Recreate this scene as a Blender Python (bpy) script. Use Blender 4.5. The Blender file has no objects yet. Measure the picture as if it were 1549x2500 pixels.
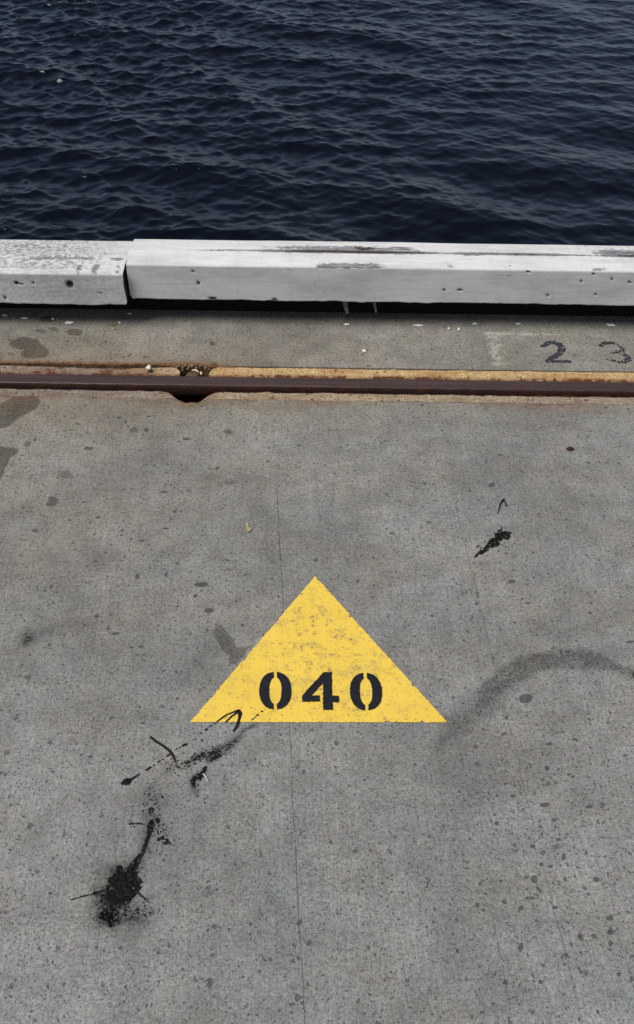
import bpy, bmesh, math, random
import numpy as np
from mathutils import Matrix, Vector
from mathutils.geometry import tessellate_polygon

random.seed(7); rng = np.random.default_rng(11)
scene = bpy.context.scene
C = scene.collection

# ------------------------------------------------------------------ camera
EYE = 1.55                      # height of the lens above the deck, metres
PITCH, YAW, ROLL = math.atan(2250/2700), -0.00235, 0.0126
cp, sp = math.cos(PITCH), math.sin(PITCH)
FWD = np.array([math.sin(YAW)*cp, math.cos(YAW)*cp, -sp])
R0 = np.array([math.cos(YAW), -math.sin(YAW), 0.0]); U0 = np.cross(R0, FWD)
RGT = R0*math.cos(ROLL)+U0*math.sin(ROLL); UPV = -R0*math.sin(ROLL)+U0*math.cos(ROLL)
cam_d = bpy.data.cameras.new('camera'); cam = bpy.data.objects.new('camera', cam_d); C.objects.link(cam)
m = Matrix.Identity(4)
for i in range(3):
    m[i][0] = RGT[i]; m[i][1] = UPV[i]; m[i][2] = -FWD[i]
m[0][3], m[1][3], m[2][3] = 0, 0, EYE
cam.matrix_world = m
cam_d.sensor_fit = 'VERTICAL'; cam_d.sensor_height = 36; cam_d.lens = 2700/2500*36
cam_d.clip_start = 0.05; cam_d.clip_end = 3000
scene.camera = cam

# ------------------------------------------------------------------ sky, sun, exposure
SUN_AZ, SUN_EL = math.radians(-108), math.radians(54)     # azimuth from +Y, negative = left
w = bpy.data.worlds.new("World"); scene.world = w; w.use_nodes = True
wn, wl = w.node_tree.nodes, w.node_tree.links
bg = wn['Background']
sky = wn.new('ShaderNodeTexSky'); sky.sky_type = 'NISHITA'; sky.sun_disc = False
sky.sun_elevation = SUN_EL; sky.sun_rotation = SUN_AZ; sky.air_density = 0.85; sky.dust_density = 0.15; sky.ozone_density = 4.0
hsv = wn.new('ShaderNodeHueSaturation'); hsv.inputs['Saturation'].default_value = 0.72
wl.new(sky.outputs[0], hsv.inputs['Color']); wl.new(hsv.outputs[0], bg.inputs['Color'])
bg.inputs['Strength'].default_value = 0.054
sd = bpy.data.lights.new('sun', 'SUN'); sd.energy = 2.6; sd.angle = math.radians(36); sd.color = (1.0, 0.965, 0.92)
sun = bpy.data.objects.new('sun', sd); C.objects.link(sun)
sv = Vector((math.sin(SUN_AZ)*math.cos(SUN_EL), math.cos(SUN_AZ)*math.cos(SUN_EL), math.sin(SUN_EL)))
sun.rotation_euler = sv.to_track_quat('Z', 'Y').to_euler()
scene.view_settings.view_transform = 'Standard'; scene.view_settings.look = 'None'
scene.view_settings.gamma = 1.0; scene.view_settings.exposure = 0.55
scene.cycles.use_denoising = False
scene.view_settings.use_curve_mapping = False

# ------------------------------------------------------------------ helpers
def P(px, py, z=0.0):
    """survey point: place on the level z that lies under photo coordinate px, py"""
    d = FWD+RGT*(px-774.5)/2700.0+UPV*(1250-py)/2700.0
    t = (z-EYE)/d[2]
    return np.array([d[0]*t, d[1]*t, z])
def mpp(px, py):                     # metres across per photo pixel at that place
    a, b = P(px-5, py), P(px+5, py); return abs(b[0]-a[0])/10
def _h(ix, iy, s):
    n = (ix.astype(np.int64)*374761393+iy.astype(np.int64)*668265263+s*974711) & 0xffffffff
    n = ((n ^ (n >> 13))*1274126177) & 0xffffffff
    return ((n ^ (n >> 16)) & 0xffff)/65535.0
def vn(x, y, s=0):
    ix, iy = np.floor(x), np.floor(y); fx, fy = x-ix, y-iy
    fx = fx*fx*(3-2*fx); fy = fy*fy*(3-2*fy)
    a, b, c, d = _h(ix, iy, s), _h(ix+1, iy, s), _h(ix, iy+1, s), _h(ix+1, iy+1, s)
    return (a*(1-fx)+b*fx)*(1-fy)+(c*(1-fx)+d*fx)*fy
def fbm(x, y, s=0, o=4):
    x = np.asarray(x, float); y = np.asarray(y, float)
    r = 0; a = .5; t = 0
    for i in range(o):
        r = r+a*vn(x*2**i+17*i, y*2**i+31*i, s+i); t += a; a *= .5
    return r/t
def seg_field(X, Y, pts):
    """signed distance (negative inside) to a chain of (x, y, radius)"""
    out = np.full(X.shape, 9.0)
    if len(pts) == 1: pts = [pts[0], pts[0]]
    for (x0, y0, r0), (x1, y1, r1) in zip(pts, pts[1:]):
        dx, dy = x1-x0, y1-y0; L = dx*dx+dy*dy+1e-12
        t = np.clip(((X-x0)*dx+(Y-y0)*dy)/L, 0, 1)
        out = np.minimum(out, np.hypot(X-x0-t*dx, Y-y0-t*dy)-(r0+(r1-r0)*t))
    return out
def poly_field(X, Y, pts):
    d = np.full(X.shape, 1e9); ins = np.zeros(X.shape, bool); n = len(pts)
    for i in range(n):
        x0, y0 = pts[i]; x1, y1 = pts[(i+1) % n]
        dx, dy = x1-x0, y1-y0; L = dx*dx+dy*dy+1e-12
        t = np.clip(((X-x0)*dx+(Y-y0)*dy)/L, 0, 1)
        d = np.minimum(d, (X-x0-t*dx)**2+(Y-y0-t*dy)**2)
        c = ((y0 > Y) != (y1 > Y)) & (X < dx*(Y-y0)/(dy if abs(dy) > 1e-12 else 1e-12)+x0)
        ins ^= c
    d = np.sqrt(d); return np.where(ins, -d, d)
def zmap(ox, oy, s):                 # sketch sheet at scale s with its corner at ox, oy
    return lambda x, y: (ox+x*s, oy+y*s)
def stroke(zm, pts, s, z=0):
    out = []
    for x, y, wd in pts:
        px, py = zm(x, y); p = P(px, py, z); out.append((p[0], p[1], wd*.66*s*mpp(px, py)))
    return out
def polyg(zm, pts, z=0):
    return [tuple(P(*zm(x, y), z)[:2]) for x, y in pts]
def ell(zm, x, y, rx, ry, n=14):
    return polyg(zm, [(x+rx*math.cos(a*2*math.pi/n), y+ry*math.sin(a*2*math.pi/n)) for a in range(n)])

def mesh_np(name, V, F, mat=None, attrs=None, parent=None, smooth=False):
    me = bpy.data.meshes.new(name)
    V = np.asarray(V, np.float32); F = np.asarray(F, np.int32)
    me.vertices.add(len(V)); me.vertices.foreach_set('co', V.ravel())
    k = F.shape[1]
    me.loops.add(F.size); me.loops.foreach_set('vertex_index', F.ravel())
    me.polygons.add(len(F)); me.polygons.foreach_set('loop_start', np.arange(0, F.size, k, dtype=np.int32))
    me.polygons.foreach_set('loop_total', np.full(len(F), k, np.int32))
    me.update(calc_edges=True)
    me.polygons.foreach_set('use_smooth', np.full(len(F), smooth))
    for a, v in (attrs or {}).items():
        at = me.attributes.new(a, 'FLOAT', 'POINT'); at.data.foreach_set('value', np.asarray(v, np.float32).ravel())
    if mat: me.materials.append(mat)
    o = bpy.data.objects.new(name, me); C.objects.link(o)
    if parent: o.parent = parent
    return o
def gridF(ny, nx):
    i = np.arange(ny*nx).reshape(ny, nx)
    return np.stack([i[:-1, :-1], i[:-1, 1:], i[1:, 1:], i[1:, :-1]], -1).reshape(-1, 4)
def grid_obj(name, X, Y, Z, mat, attrs=None, parent=None, smooth=True, skirt=None):
    """height sheet with its sides carried down to z = skirt"""
    ny, nx = X.shape
    V = np.stack([X, Y, Z], -1).reshape(-1, 3); F = gridF(ny, nx); at = {k: v.ravel() for k, v in (attrs or {}).items()}
    if skirt is not None:
        i = np.arange(ny*nx).reshape(ny, nx)
        ring = np.concatenate([i[0, :-1], i[:-1, -1], i[-1, :0:-1], i[:0:-1, 0]])
        B = V[ring].copy(); T = V[ring].copy(); B[:, 2] = skirt
        n0 = len(V); n = len(ring); V = np.concatenate([V, T, B])
        j = np.arange(n); k = (j+1) % n
        F = np.concatenate([F, np.stack([n0+j, n0+n+j, n0+n+k, n0+k], -1)])
        at = {a: np.concatenate([v, v[ring], v[ring]]) for a, v in at.items()}
    return mesh_np(name, V, F, mat, at, parent, smooth)
def tag(o, label=None, cat=None, group=None, kind=None):
    if label: o['label'] = label
    if cat: o['category'] = cat
    if group: o['group'] = group
    if kind: o['kind'] = kind
    return o
def empty(name, loc=(0, 0, 0)):
    o = bpy.data.objects.new(name, None); o.location = loc; o.empty_display_size = .05; C.objects.link(o); return o
def under(child, par):
    child.parent = par; child.matrix_parent_inverse = Matrix.Translation(par.location).inverted(); return child

# ------------------------------------------------------------------ node helpers
class NT:
    def __init__(s, name):
        s.m = bpy.data.materials.new(name); s.m.use_nodes = True
        s.t = s.m.node_tree; s.n = s.t.nodes; s.l = s.t.links; s.b = s.n['Principled BSDF']
        s.co = s.n.new('ShaderNodeTexCoord').outputs['Object']
    def put(s, sock, v):
        if isinstance(v, bpy.types.NodeSocket): s.l.new(v, sock)
        elif isinstance(v, (int, float)) and sock.type == 'RGBA': sock.default_value = (v, v, v, 1)
        elif isinstance(v, tuple) and sock.type == 'RGBA' and len(v) == 3: sock.default_value = (*v, 1)
        else: sock.default_value = v
    def math(s, op, a, b=0.0, c=0.0, clamp=False):
        n = s.n.new('ShaderNodeMath'); n.operation = op; n.use_clamp = clamp
        s.put(n.inputs[0], a); s.put(n.inputs[1], b); s.put(n.inputs[2], c); return n.outputs[0]
    def mul(s, a, b): return s.math('MULTIPLY', a, b)
    def add(s, a, b): return s.math('ADD', a, b)
    def sub(s, a, b): return s.math('SUBTRACT', a, b)
    def step(s, v, lo, hi, a=0.0, b=1.0):
        n = s.n.new('ShaderNodeMapRange'); n.interpolation_type = 'SMOOTHSTEP'
        s.put(n.inputs[0], v); s.put(n.inputs[1], lo); s.put(n.inputs[2], hi); s.put(n.inputs[3], a); s.put(n.inputs[4], b); return n.outputs[0]
    def mapping(s, scale=(1, 1, 1), rot=0.0, loc=(0, 0, 0)):
        n = s.n.new('ShaderNodeMapping'); n.inputs['Scale'].default_value = scale; n.inputs['Rotation'].default_value = (0, 0, rot)
        n.inputs['Location'].default_value = loc; s.l.new(s.co, n.inputs[0]); return n.outputs[0]
    def rotscale(s, rot, scale, loc=(0, 0, 0)):
        a = s.mapping((1, 1, 1), rot); n = s.n.new('ShaderNodeMapping'); n.inputs['Scale'].default_value = scale
        n.inputs['Location'].default_value = loc; s.l.new(a, n.inputs[0]); return n.outputs[0]
    def noise(s, scale, detail=3, rough=.55, vec=None, dist=0.0, col=False):
        n = s.n.new('ShaderNodeTexNoise'); s.put(n.inputs['Vector'], vec or s.co)
        n.inputs['Scale'].default_value = scale; n.inputs['Detail'].default_value = detail
        n.inputs['Roughness'].default_value = rough; n.inputs['Distortion'].default_value = dist
        return n.outputs['Color' if col else 'Fac']
    def voro(s, scale, vec=None, rand=1.0, feature='F1'):
        n = s.n.new('ShaderNodeTexVoronoi'); n.feature = feature; s.put(n.inputs['Vector'], vec or s.co)
        n.inputs['Scale'].default_value = scale; n.inputs['Randomness'].default_value = rand
        return n.outputs['Distance'], n.outputs['Color']
    def sep(s, v):
        n = s.n.new('ShaderNodeSeparateXYZ'); s.l.new(v, n.inputs[0]); return n.outputs
    def attr(s, name):
        n = s.n.new('ShaderNodeAttribute'); n.attribute_name = name; return n.outputs['Fac']
    def mix(s, f, a, b, mode='MIX'):
        n = s.n.new('ShaderNodeMix'); n.data_type = 'RGBA'; n.blend_type = mode; n.clamp_factor = True
        s.put(n.inputs[0], f); s.put(n.inputs[6], a); s.put(n.inputs[7], b); return n.outputs[2]
    def gain(s, col, f):                          # colour times a scalar
        n = s.n.new('ShaderNodeVectorMath'); n.operation = 'SCALE'; s.put(n.inputs[0], col); s.put(n.inputs['Scale'], f); return n.outputs[0]
    def bump(s, h, strength=1.0, dist=.001, normal=None):
        n = s.n.new('ShaderNodeBump'); s.put(n.inputs['Height'], h); n.inputs['Strength'].default_value = strength
        n.inputs['Distance'].default_value = dist
        if normal: s.l.new(normal, n.inputs['Normal'])
        return n.outputs[0]
    def finish(s, col, rough=.8, normal=None, metal=0.0, spec=.5):
        s.put(s.b.inputs['Base Color'], col); s.put(s.b.inputs['Roughness'], rough); s.put(s.b.inputs['Metallic'], metal)
        s.put(s.b.inputs['Specular IOR Level'], spec)
        if normal: s.l.new(normal, s.b.inputs['Normal'])
        return s.m
BRUSH = -0.07      # the broom marks run a little off square to the rail

def concrete_grain(t):
    """sand, broom marks and pock holes shared by every bit of concrete; returns (brightness factor, height, pits)"""
    fine = t.noise(235, 3, .85); mid = t.noise(120, 4, .65)
    broom = t.noise(1, 3, .6, vec=t.rotscale(BRUSH, (330, 9, 20)))
    broom2 = t.noise(1, 2, .5, vec=t.rotscale(BRUSH, (120, 2.5, 20), (3.3, 1.7, 0)))
    wob = t.noise(90, 2, .6, col=True)
    n = t.n.new('ShaderNodeVectorMath'); n.operation = 'MULTIPLY_ADD'; t.put(n.inputs[0], wob); n.inputs[1].default_value = (.010, .010, .010); t.put(n.inputs[2], t.co)
    warped = n.outputs[0]
    dens = t.step(t.noise(3.1, 3, .6), .42, .70)
    more = t.attr('pock')
    dens = t.math('MAXIMUM', dens, more)
    pits = None
    for sc, lo, amt in ((70, .98, .8), (125, .90, .85), (235, .78, .9)):
        d, c = t.voro(sc, warped)
        r = t.sep(c)[0]
        thr = t.add(lo, t.mul(dens, -.12))
        on = t.step(r, thr, 1.0, 0.0, 1.0)                       # few cells hold a pit, of many sizes
        rad = t.add(.03, t.mul(on, .27))
        pit = t.mul(t.mul(t.step(t.sub(d, rad), .10, -.02), t.step(on, 0.0, .06)), amt)
        pits = pit if pits is None else t.math('MAXIMUM', pits, pit)
    f = t.add(t.mul(t.sub(fine, .5), 2.3), t.mul(t.sub(mid, .5), 1.15))
    d, c = t.voro(300, warped); r = t.sep(c)[1]; sp_ = t.mul(t.step(r, .70, .95), t.step(d, .42, .15)); f = t.sub(f, t.mul(sp_, .5))
    f = t.add(f, t.mul(t.sub(broom, .5), .46)); f = t.add(f, t.mul(t.sub(broom2, .5), .16))
    h = t.add(t.mul(fine, .25), t.add(t.mul(mid, .3), t.mul(broom, .55)))
    h = t.sub(h, t.mul(pits, 1.2))
    return t.add(1.0, f), h, pits

def mat_concrete():
    t = NT('weathered_concrete')
    g, h, pits = concrete_grain(t)
    big = t.noise(3.2, 5, .6); warm = t.noise(6.5, 4, .6, vec=t.mapping((1, 1, 1), 0, (4, 9, 2))); blot = t.noise(17, 5, .68)
    tint = t.noise(420, 1, .5, vec=t.mapping((1, 1, 1), 0, (7, 3, 1)), col=True)
    col = t.mix(t.step(warm, .36, .66), (.216, .223, .218), (.227, .221, .200))
    col = t.mix(t.attr('warm'), col, (.235, .208, .160))
    col = t.gain(col, t.step(big, .3, .72, .82, 1.15)); col = t.gain(col, t.step(blot, .32, .68, .85, 1.11))
    col = t.mix(.34, col, tint, 'OVERLAY')
    col = t.gain(col, g)
    # single light and tan grains of sand in the surface
    d, c = t.voro(310); cs = t.sep(c)
    col = t.mix(t.mul(t.mul(t.step(cs[0], .962, .98), t.step(d, .30, .12)), .7), col, (.52, .49, .42))
    col = t.mix(t.mul(t.mul(t.step(cs[1], .93, .96), t.step(d, .36, .2)), .7), col, (.36, .25, .13))
    edge = t.noise(60, 4, .65); edge2 = t.noise(190, 3, .6)
    rag = t.add(t.mul(t.sub(edge, .5), .55), t.mul(t.sub(edge2, .5), .45))
    pale = t.step(t.add(t.attr('pale'), t.mul(rag, 2.2)), .45, .75)
    col = t.mix(t.mul(pale, .48), col, (.52, .50, .40))
    stain = t.step(t.add(t.attr('stain'), t.mul(rag, .8)), .38, .58)
    col = t.mix(t.mul(stain, t.math('MINIMUM', t.mul(t.attr('stain'), 1.1), .85)), col, t.gain(t.mix(1.0, col, (.84, .81, .74), 'MULTIPLY'), t.step(t.noise(300, 3, .7), .38, .62, .28, .62)))
    hol = t.step(t.add(t.attr('hollow'), t.mul(rag, .9)), .42, .62); col = t.mix(t.mul(hol, .80), col, (.050, .055, .062))
    soot = t.math('MULTIPLY', t.attr('soot'), t.step(t.add(edge2, t.mul(edge, .6)), .52, 1.0, .45, 1.75), clamp=True)
    col = t.mix(soot, col, (.0045, .0038, .0035))
    rust = t.math('MULTIPLY', t.attr('rust'), t.step(t.add(edge, t.mul(edge2, .5)), .5, .95, .2, 1.5), clamp=True)
    col = t.mix(rust, col, t.mix(t.step(edge2, .42, .62), (.085, .032, .012), (.27, .125, .045)))
    col = t.mix(t.mul(pits, .80), col, (.045, .048, .052))
    # hairline cracks that follow the broom marks
    uv = t.sep(t.mapping((1, 1, 1), BRUSH)); u, v = uv[0], uv[1]
    wv = t.mul(t.sub(t.noise(1, 3, .6, vec=t.rotscale(BRUSH, (.01, 7, 1))), .5), .010)
    crk = None
    for k, (u0, va, vb, wd) in enumerate(((.0416, .3, 2.0, .0010), (.433, .3, 1.95, .0011), (.52, .6, 1.05, .0010), (.335, .5, 1.6, .0006), (-.11, 1.7, 2.2, .0005), (-.34, 1.6, 2.25, .0005), (.62, .9, 1.5, .0006), (.19, .3, .9, .0005))):
        a = t.math('ABSOLUTE', t.sub(t.add(u, wv), u0))
        s_ = t.step(a, wd*1.5, wd*.45)
        gate = t.mul(t.mul(t.step(v, va, va+.1), t.step(v, vb, vb-.1)), t.step(t.noise(1, 3, .7, vec=t.rotscale(BRUSH, (.4, 14+k, 1), (k*3.1, 0, 0))), .36, .5))
        s_ = t.mul(t.mul(s_, gate), (.62, .38, .36)[k] if k < 3 else .34); crk = s_ if crk is None else t.math('MAXIMUM', crk, s_)
    col = t.mix(t.mul(crk, .72), col, (.035, .032, .03))
    h = t.sub(h, t.add(t.mul(crk, .8), t.mul(hol, 1.0)))
    t.put(t.b.inputs['Specular IOR Level'], .3); return t.finish(col, .88, t.bump(h, .9, .0012), spec=t.sub(.3, t.mul(soot, .25)))

def mat_mortar():
    t = NT('rust_washed_mortar'); g, h, pits = concrete_grain(t)
    a = t.noise(20, 4, .6, vec=t.mapping((.5, 1.6, 1))); b = t.noise(55, 4, .65)
    och = t.attr('ochre')
    col = t.mix(och, (.27, .232, .185), (.50, .345, .165))
    col = t.mix(t.step(a, .4, .68), col, t.mix(och, (.19, .15, .12), (.42, .235, .095)))
    col = t.gain(col, t.step(b, .3, .7, .85, 1.12)); col = t.gain(col, g)
    r = t.math('MULTIPLY', t.attr('rust'), t.step(b, .35, .62, .3, 1.4), clamp=True)
    col = t.mix(r, col, (.105, .034, .012)); col = t.mix(t.mul(pits, .85), col, (.05, .025, .015))
    return t.finish(col, .88, t.bump(h, 1.0, .002), spec=.3)

def mat_rustbed():
    t = NT('rust_scale'); a = t.noise(55, 5, .7); b = t.noise(260, 3, .6)
    col = t.mix(t.step(a, .38, .66), (.018, .009, .007), (.115, .032, .012)); col = t.gain(col, t.step(b, .3, .7, .5, 1.5))
    return t.finish(col, .9, t.bump(t.add(a, b), 1.0, .005), spec=.2)

def mat_rail():
    t = NT('worn_rail_steel'); a = t.noise(1, 4, .6, vec=t.mapping((3, 60, 60))); b = t.noise(300, 3, .6); c = t.noise(12, 4, .65)
    col = t.mix(t.step(a, .3, .7), (.070, .043, .041), (.105, .066, .061)); col = t.gain(col, t.step(b, .3, .7, .75, 1.25))
    e = t.step(t.add(t.attr('edge'), t.mul(t.sub(c, .5), .7)), .42, .72)
    col = t.mix(e, col, t.mix(t.step(b, .4, .6), (.018, .008, .006), (.075, .026, .013)))
    return t.finish(col, t.step(e, 0, 1, .42, .9), t.bump(t.add(b, t.mul(a, .5)), .5, .0006), metal=t.step(e, 0, 1, .35, 0), spec=.4)

def mat_white():
    t = NT('peeling_white_paint')
    grain = t.noise(1, 5, .65, vec=t.mapping((9, 150, 150))); g2 = t.noise(1, 3, .6, vec=t.mapping((30, 420, 420)))
    fine = t.noise(420, 2, .6); dirt = t.noise(9, 5, .65, vec=t.mapping((.45, 2, 1.4))); spk = t.noise(100, 5, .75, vec=t.mapping((.75, 1.1, 1.1)))
    vert = t.noise(1, 3, .6, vec=t.mapping((55, 4, 3)))
    col = t.mix(t.step(dirt, .38, .7), (.745, .73, .69), (.56, .56, .53))
    col = t.gain(col, t.step(grain, .3, .7, .93, 1.05)); col = t.gain(col, t.step(fine, .3, .7, .92, 1.06))
    col = t.gain(col, t.step(vert, .25, .5, .95, 1.0))
    dm = t.math('MULTIPLY', t.attr('grime'), t.step(spk, .42, .62, .12, 1.0), clamp=True)
    col = t.mix(t.mul(dm, .85), col, (.22, .205, .20))
    wv = t.add(t.attr('wear_shade'), t.mul(t.sub(t.add(t.mul(grain, .6), t.mul(spk, .55)), .575), 1.5))
    chips = t.mul(t.step(t.noise(1, 3, .65, vec=t.mapping((26, 90, 90), 0, (5, 2, 8))), .69, .74), .9); wv = t.math('MAXIMUM', wv, chips)
    wear_shade = t.step(wv, .36, .52); deep = t.step(wv, .70, 1.05)
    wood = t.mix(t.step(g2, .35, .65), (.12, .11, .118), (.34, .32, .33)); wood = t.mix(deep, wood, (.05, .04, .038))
    col = t.mix(wear_shade, col, wood)
    col = t.mix(t.attr('hole'), col, (.018, .013, .012))
    h = t.add(t.mul(grain, .5), t.mul(wear_shade, -1.0)); h = t.add(h, t.mul(fine, .15))
    return t.finish(col, t.step(wear_shade, 0, 1, .62, .9), t.bump(h, .7, .0012), spec=.35)

def mat_yellow():
    t = NT('yellow_road_paint'); g, h, pits = concrete_grain(t)
    a = t.noise(34, 6, .72); b = t.noise(150, 4, .75); c = t.noise(7, 3, .6); f = t.noise(600, 2, .6)
    col = t.mix(t.step(c, .3, .7), (.86, .592, .082), (.81, .545, .070)); col = t.gain(col, t.step(f, .3, .7, .93, 1.05))
    zone = t.attr('zone')
    d1 = t.mul(t.step(a, .47, .64), t.step(c, .34, .52)); col = t.mix(t.math('MULTIPLY', t.mul(d1, zone), .50, clamp=True), col, (.42, .31, .11))
    d2 = t.mul(t.step(b, .53, .62), t.step(a, .46, .58)); col = t.mix(t.math('MULTIPLY', t.mul(d2, zone), .85, clamp=True), col, (.17, .145, .10))
    col = t.mix(t.mul(pits, .55), col, (.18, .14, .06))
    return t.finish(col, .62, t.bump(h, .6, .0009), spec=.35)

def mat_black(name, base, worn):
    t = NT(name); a = t.noise(120, 4, .7); b = t.noise(500, 2, .6); s_ = t.noise(1, 4, .7, vec=t.rotscale(-.5, (160, 40, 10)))
    col = t.gain(base, t.step(b, .3, .7, .7, 1.35)) if isinstance(base, bpy.types.NodeSocket) else t.mix(t.step(b, .3, .7), tuple(x*.7 for x in base), tuple(x*1.4 for x in base))
    col = t.mix(t.mul(t.step(s_, .60, .74), .55), col, worn); col = t.mix(t.mul(t.step(a, .62, .75), .35), col, worn)
    return t.finish(col, .6, t.bump(t.add(a, b), .4, .0006), spec=.35)
def mat_tar():
    t = NT('dried_tar'); a = t.noise(260, 4, .7); b = t.noise(60, 3, .6)
    col = t.mix(t.step(a, .35, .7), (.003, .003, .003), (.012, .011, .010)); col = t.mix(t.mul(t.step(t.attr('thin'), .55, 1.0), .6), col, (.055, .048, .042))
    return t.finish(col, t.step(b, .3, .7, .45, .8), t.bump(a, .9, .002), spec=.12)
def mat_plain(name, col, rough=.8, var=.25, sc=90):
    t = NT(name); a = t.noise(sc, 4, .6)
    c = t.mix(t.step(a, .3, .7), tuple(x*(1-var) for x in col), tuple(min(1, x*(1+var)) for x in col))
    return t.finish(c, rough, t.bump(a, .5, .001), spec=.3)
def mat_water():
    t = NT('harbour_water')
    a = t.noise(1, 4, .62, vec=t.mapping((13, 20, 13), .12), dist=.4); b = t.noise(1, 3, .6, vec=t.mapping((36, 52, 36), -.2))
    nrm = t.bump(t.add(t.mul(a, 1.0), t.mul(b, .22)), .45, .009)
    m_ = t.finish((.0012, .0024, .006), .05, nrm, spec=.5); t.b.inputs['IOR'].default_value = 1.333
    return m_

M = dict(crumb=mat_plain('concrete_crumb', (.22, .205, .175), .9, .5, 200), concrete=mat_concrete(), mortar=mat_mortar(), rust=mat_rustbed(), rail=mat_rail(), white=mat_white(), yellow=mat_yellow(),
         digit=mat_black('stencil_black_paint', (.007, .0075, .011), (.06, .062, .07)), old=mat_black('faded_black_paint', (.032, .034, .042), (.15, .15, .15)),
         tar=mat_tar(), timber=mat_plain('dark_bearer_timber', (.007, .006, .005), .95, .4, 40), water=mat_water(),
         flake=mat_plain('white_paint_flake', (.72, .70, .64), .7), leaf=mat_plain('dry_leaf', (.20, .14, .04), .7), ochre=mat_plain('ochre_flake', (.34, .28, .13), .7),
         stone=mat_plain('dark_stone', (.045, .04, .042), .7), shell=mat_plain('pale_shell', (.80, .70, .66), .45, .08), bark=mat_plain('dry_twig', (.13, .085, .05), .85),
         bolt=mat_plain('rusted_bolt', (.10, .065, .03), .85, .45, 120), rim=mat_plain('bright_worn_rim', (.62, .50, .38), .5), bead=mat_plain('dark_red_seed', (.055, .012, .010), .45, .4, 300), quay=mat_plain('quay_wall_concrete', (.16, .15, .13), .9, .3, 6), drip=mat_plain('grey_cobweb', (.16, .155, .15), .9))

# ------------------------------------------------------------------ deck levels across the quay (metres from the lens foot)
def yr(py, z=0.0): return P(774, py, z)[1]
Y_REAR_M = yr(897.5)          # rear slab meets the rear mortar
Y_RAIL_B = yr(920.5, -.003)   # back edge of rail head
Y_RAIL_F = yr(944.5, -.003)   # front edge of rail head
Y_GAP_F = yr(953.0)           # near edge of the open rust gap
Y_SLAB = yr(976.0)            # front slab meets the front mortar
def xs_fine(a=-1.15, b=1.15, d=.004, far=12):
    return np.concatenate([np.linspace(-far, -3, 14, endpoint=False), np.linspace(-3, a, 40, endpoint=False), np.arange(a, b, d), np.linspace(b, 3, 40), np.linspace(3.3, far, 14)])
XN = P(468, 950)[0]           # middle of the notch at the rail fixing
def edge_noise(x, s, a): return (fbm(x*22, x*0+s*3.3, s, 4)-.5)*2*a
def smooth(a, b, v):
    t = np.clip((v-a)/(b-a), 0, 1); return t*t*(3-2*t)
def notch(x, half_in, half_out):                        # 1 inside, 0 outside
    return 1-smooth(half_in, half_out, np.abs(x-XN))
def slab_edge(x):   return Y_SLAB+edge_noise(x, 1, .0035)-notch(x, .014, .046)*(.017+edge_noise(x*3, 9, .006))
def fm_back(x):     return Y_GAP_F+edge_noise(x, 2, .006)+edge_noise(x*4, 22, .003)+(fbm(x*6, x*0, 5)-.5)*.012*(x < -.4)-notch(x, .014, .060)*(.058+edge_noise(x*3, 12, .008))
def fm_front(x):    return slab_edge(x)+.0008
def rm_back(x):     return Y_REAR_M+edge_noise(x, 3, .0018)+edge_noise(x*5, 23, .0012)-smooth(XN+.06, XN-.25, x)*.010*(1+.5*np.sin(x*9))
def rm_front(x):    return Y_RAIL_B+.003+edge_noise(x, 4, .001)
def rear_edge(x):   return Y_REAR_M+.0008+edge_noise(x, 3, .0018)*0+edge_noise(x, 7, .003)*smooth(XN+.1, XN-.1, x)+.001

Z8 = zmap(0, 740, .2646); Z6 = zmap(0, 850, .2646); ZB = zmap(0, 950, .463); Z3 = zmap(420, 1380, .463); Z5 = zmap(950, 1180, .396); Z4 = zmap(160, 1700, .397)
Z7 = zmap(950, 1850, .396); ZT = zmap(460, 1700, .1984); ZR = zmap(1150, 1200, .0992); Z2 = zmap(1140, 780, .2705)

def paint_attr(X, Y, shapes):
    """shapes: (kind, pts, strength, softness); returns a mask that falls off softly over the outline"""
    out = np.zeros(X.shape, np.float32)
    xs, ys = X[0], Y[:, 0]
    for kind, pts, st, so in shapes:
        a = np.array([p[:2] for p in pts]); pad = so*2+.02+(max(p[2] for p in pts) if kind == 's' else 0)
        i0, i1 = np.searchsorted(xs, [a[:, 0].min()-pad, a[:, 0].max()+pad]); j0, j1 = np.searchsorted(ys, [a[:, 1].min()-pad, a[:, 1].max()+pad])
        if i1 <= i0 or j1 <= j0: continue
        xx, yy = X[j0:j1, i0:i1], Y[j0:j1, i0:i1]
        wx = xx+(fbm(xx*35, yy*35, 3)-.5)*.024*min(1, so/.008+.3); wy = yy+(fbm(xx*35, yy*35, 9)-.5)*.018*min(1, so/.008+.3)
        d = seg_field(wx, wy, pts) if kind == 's' else poly_field(wx, wy, pts)
        out[j0:j1, i0:i1] = np.maximum(out[j0:j1, i0:i1], st*np.clip(.5-d/(2*so), 0, 1))
    return out

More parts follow.
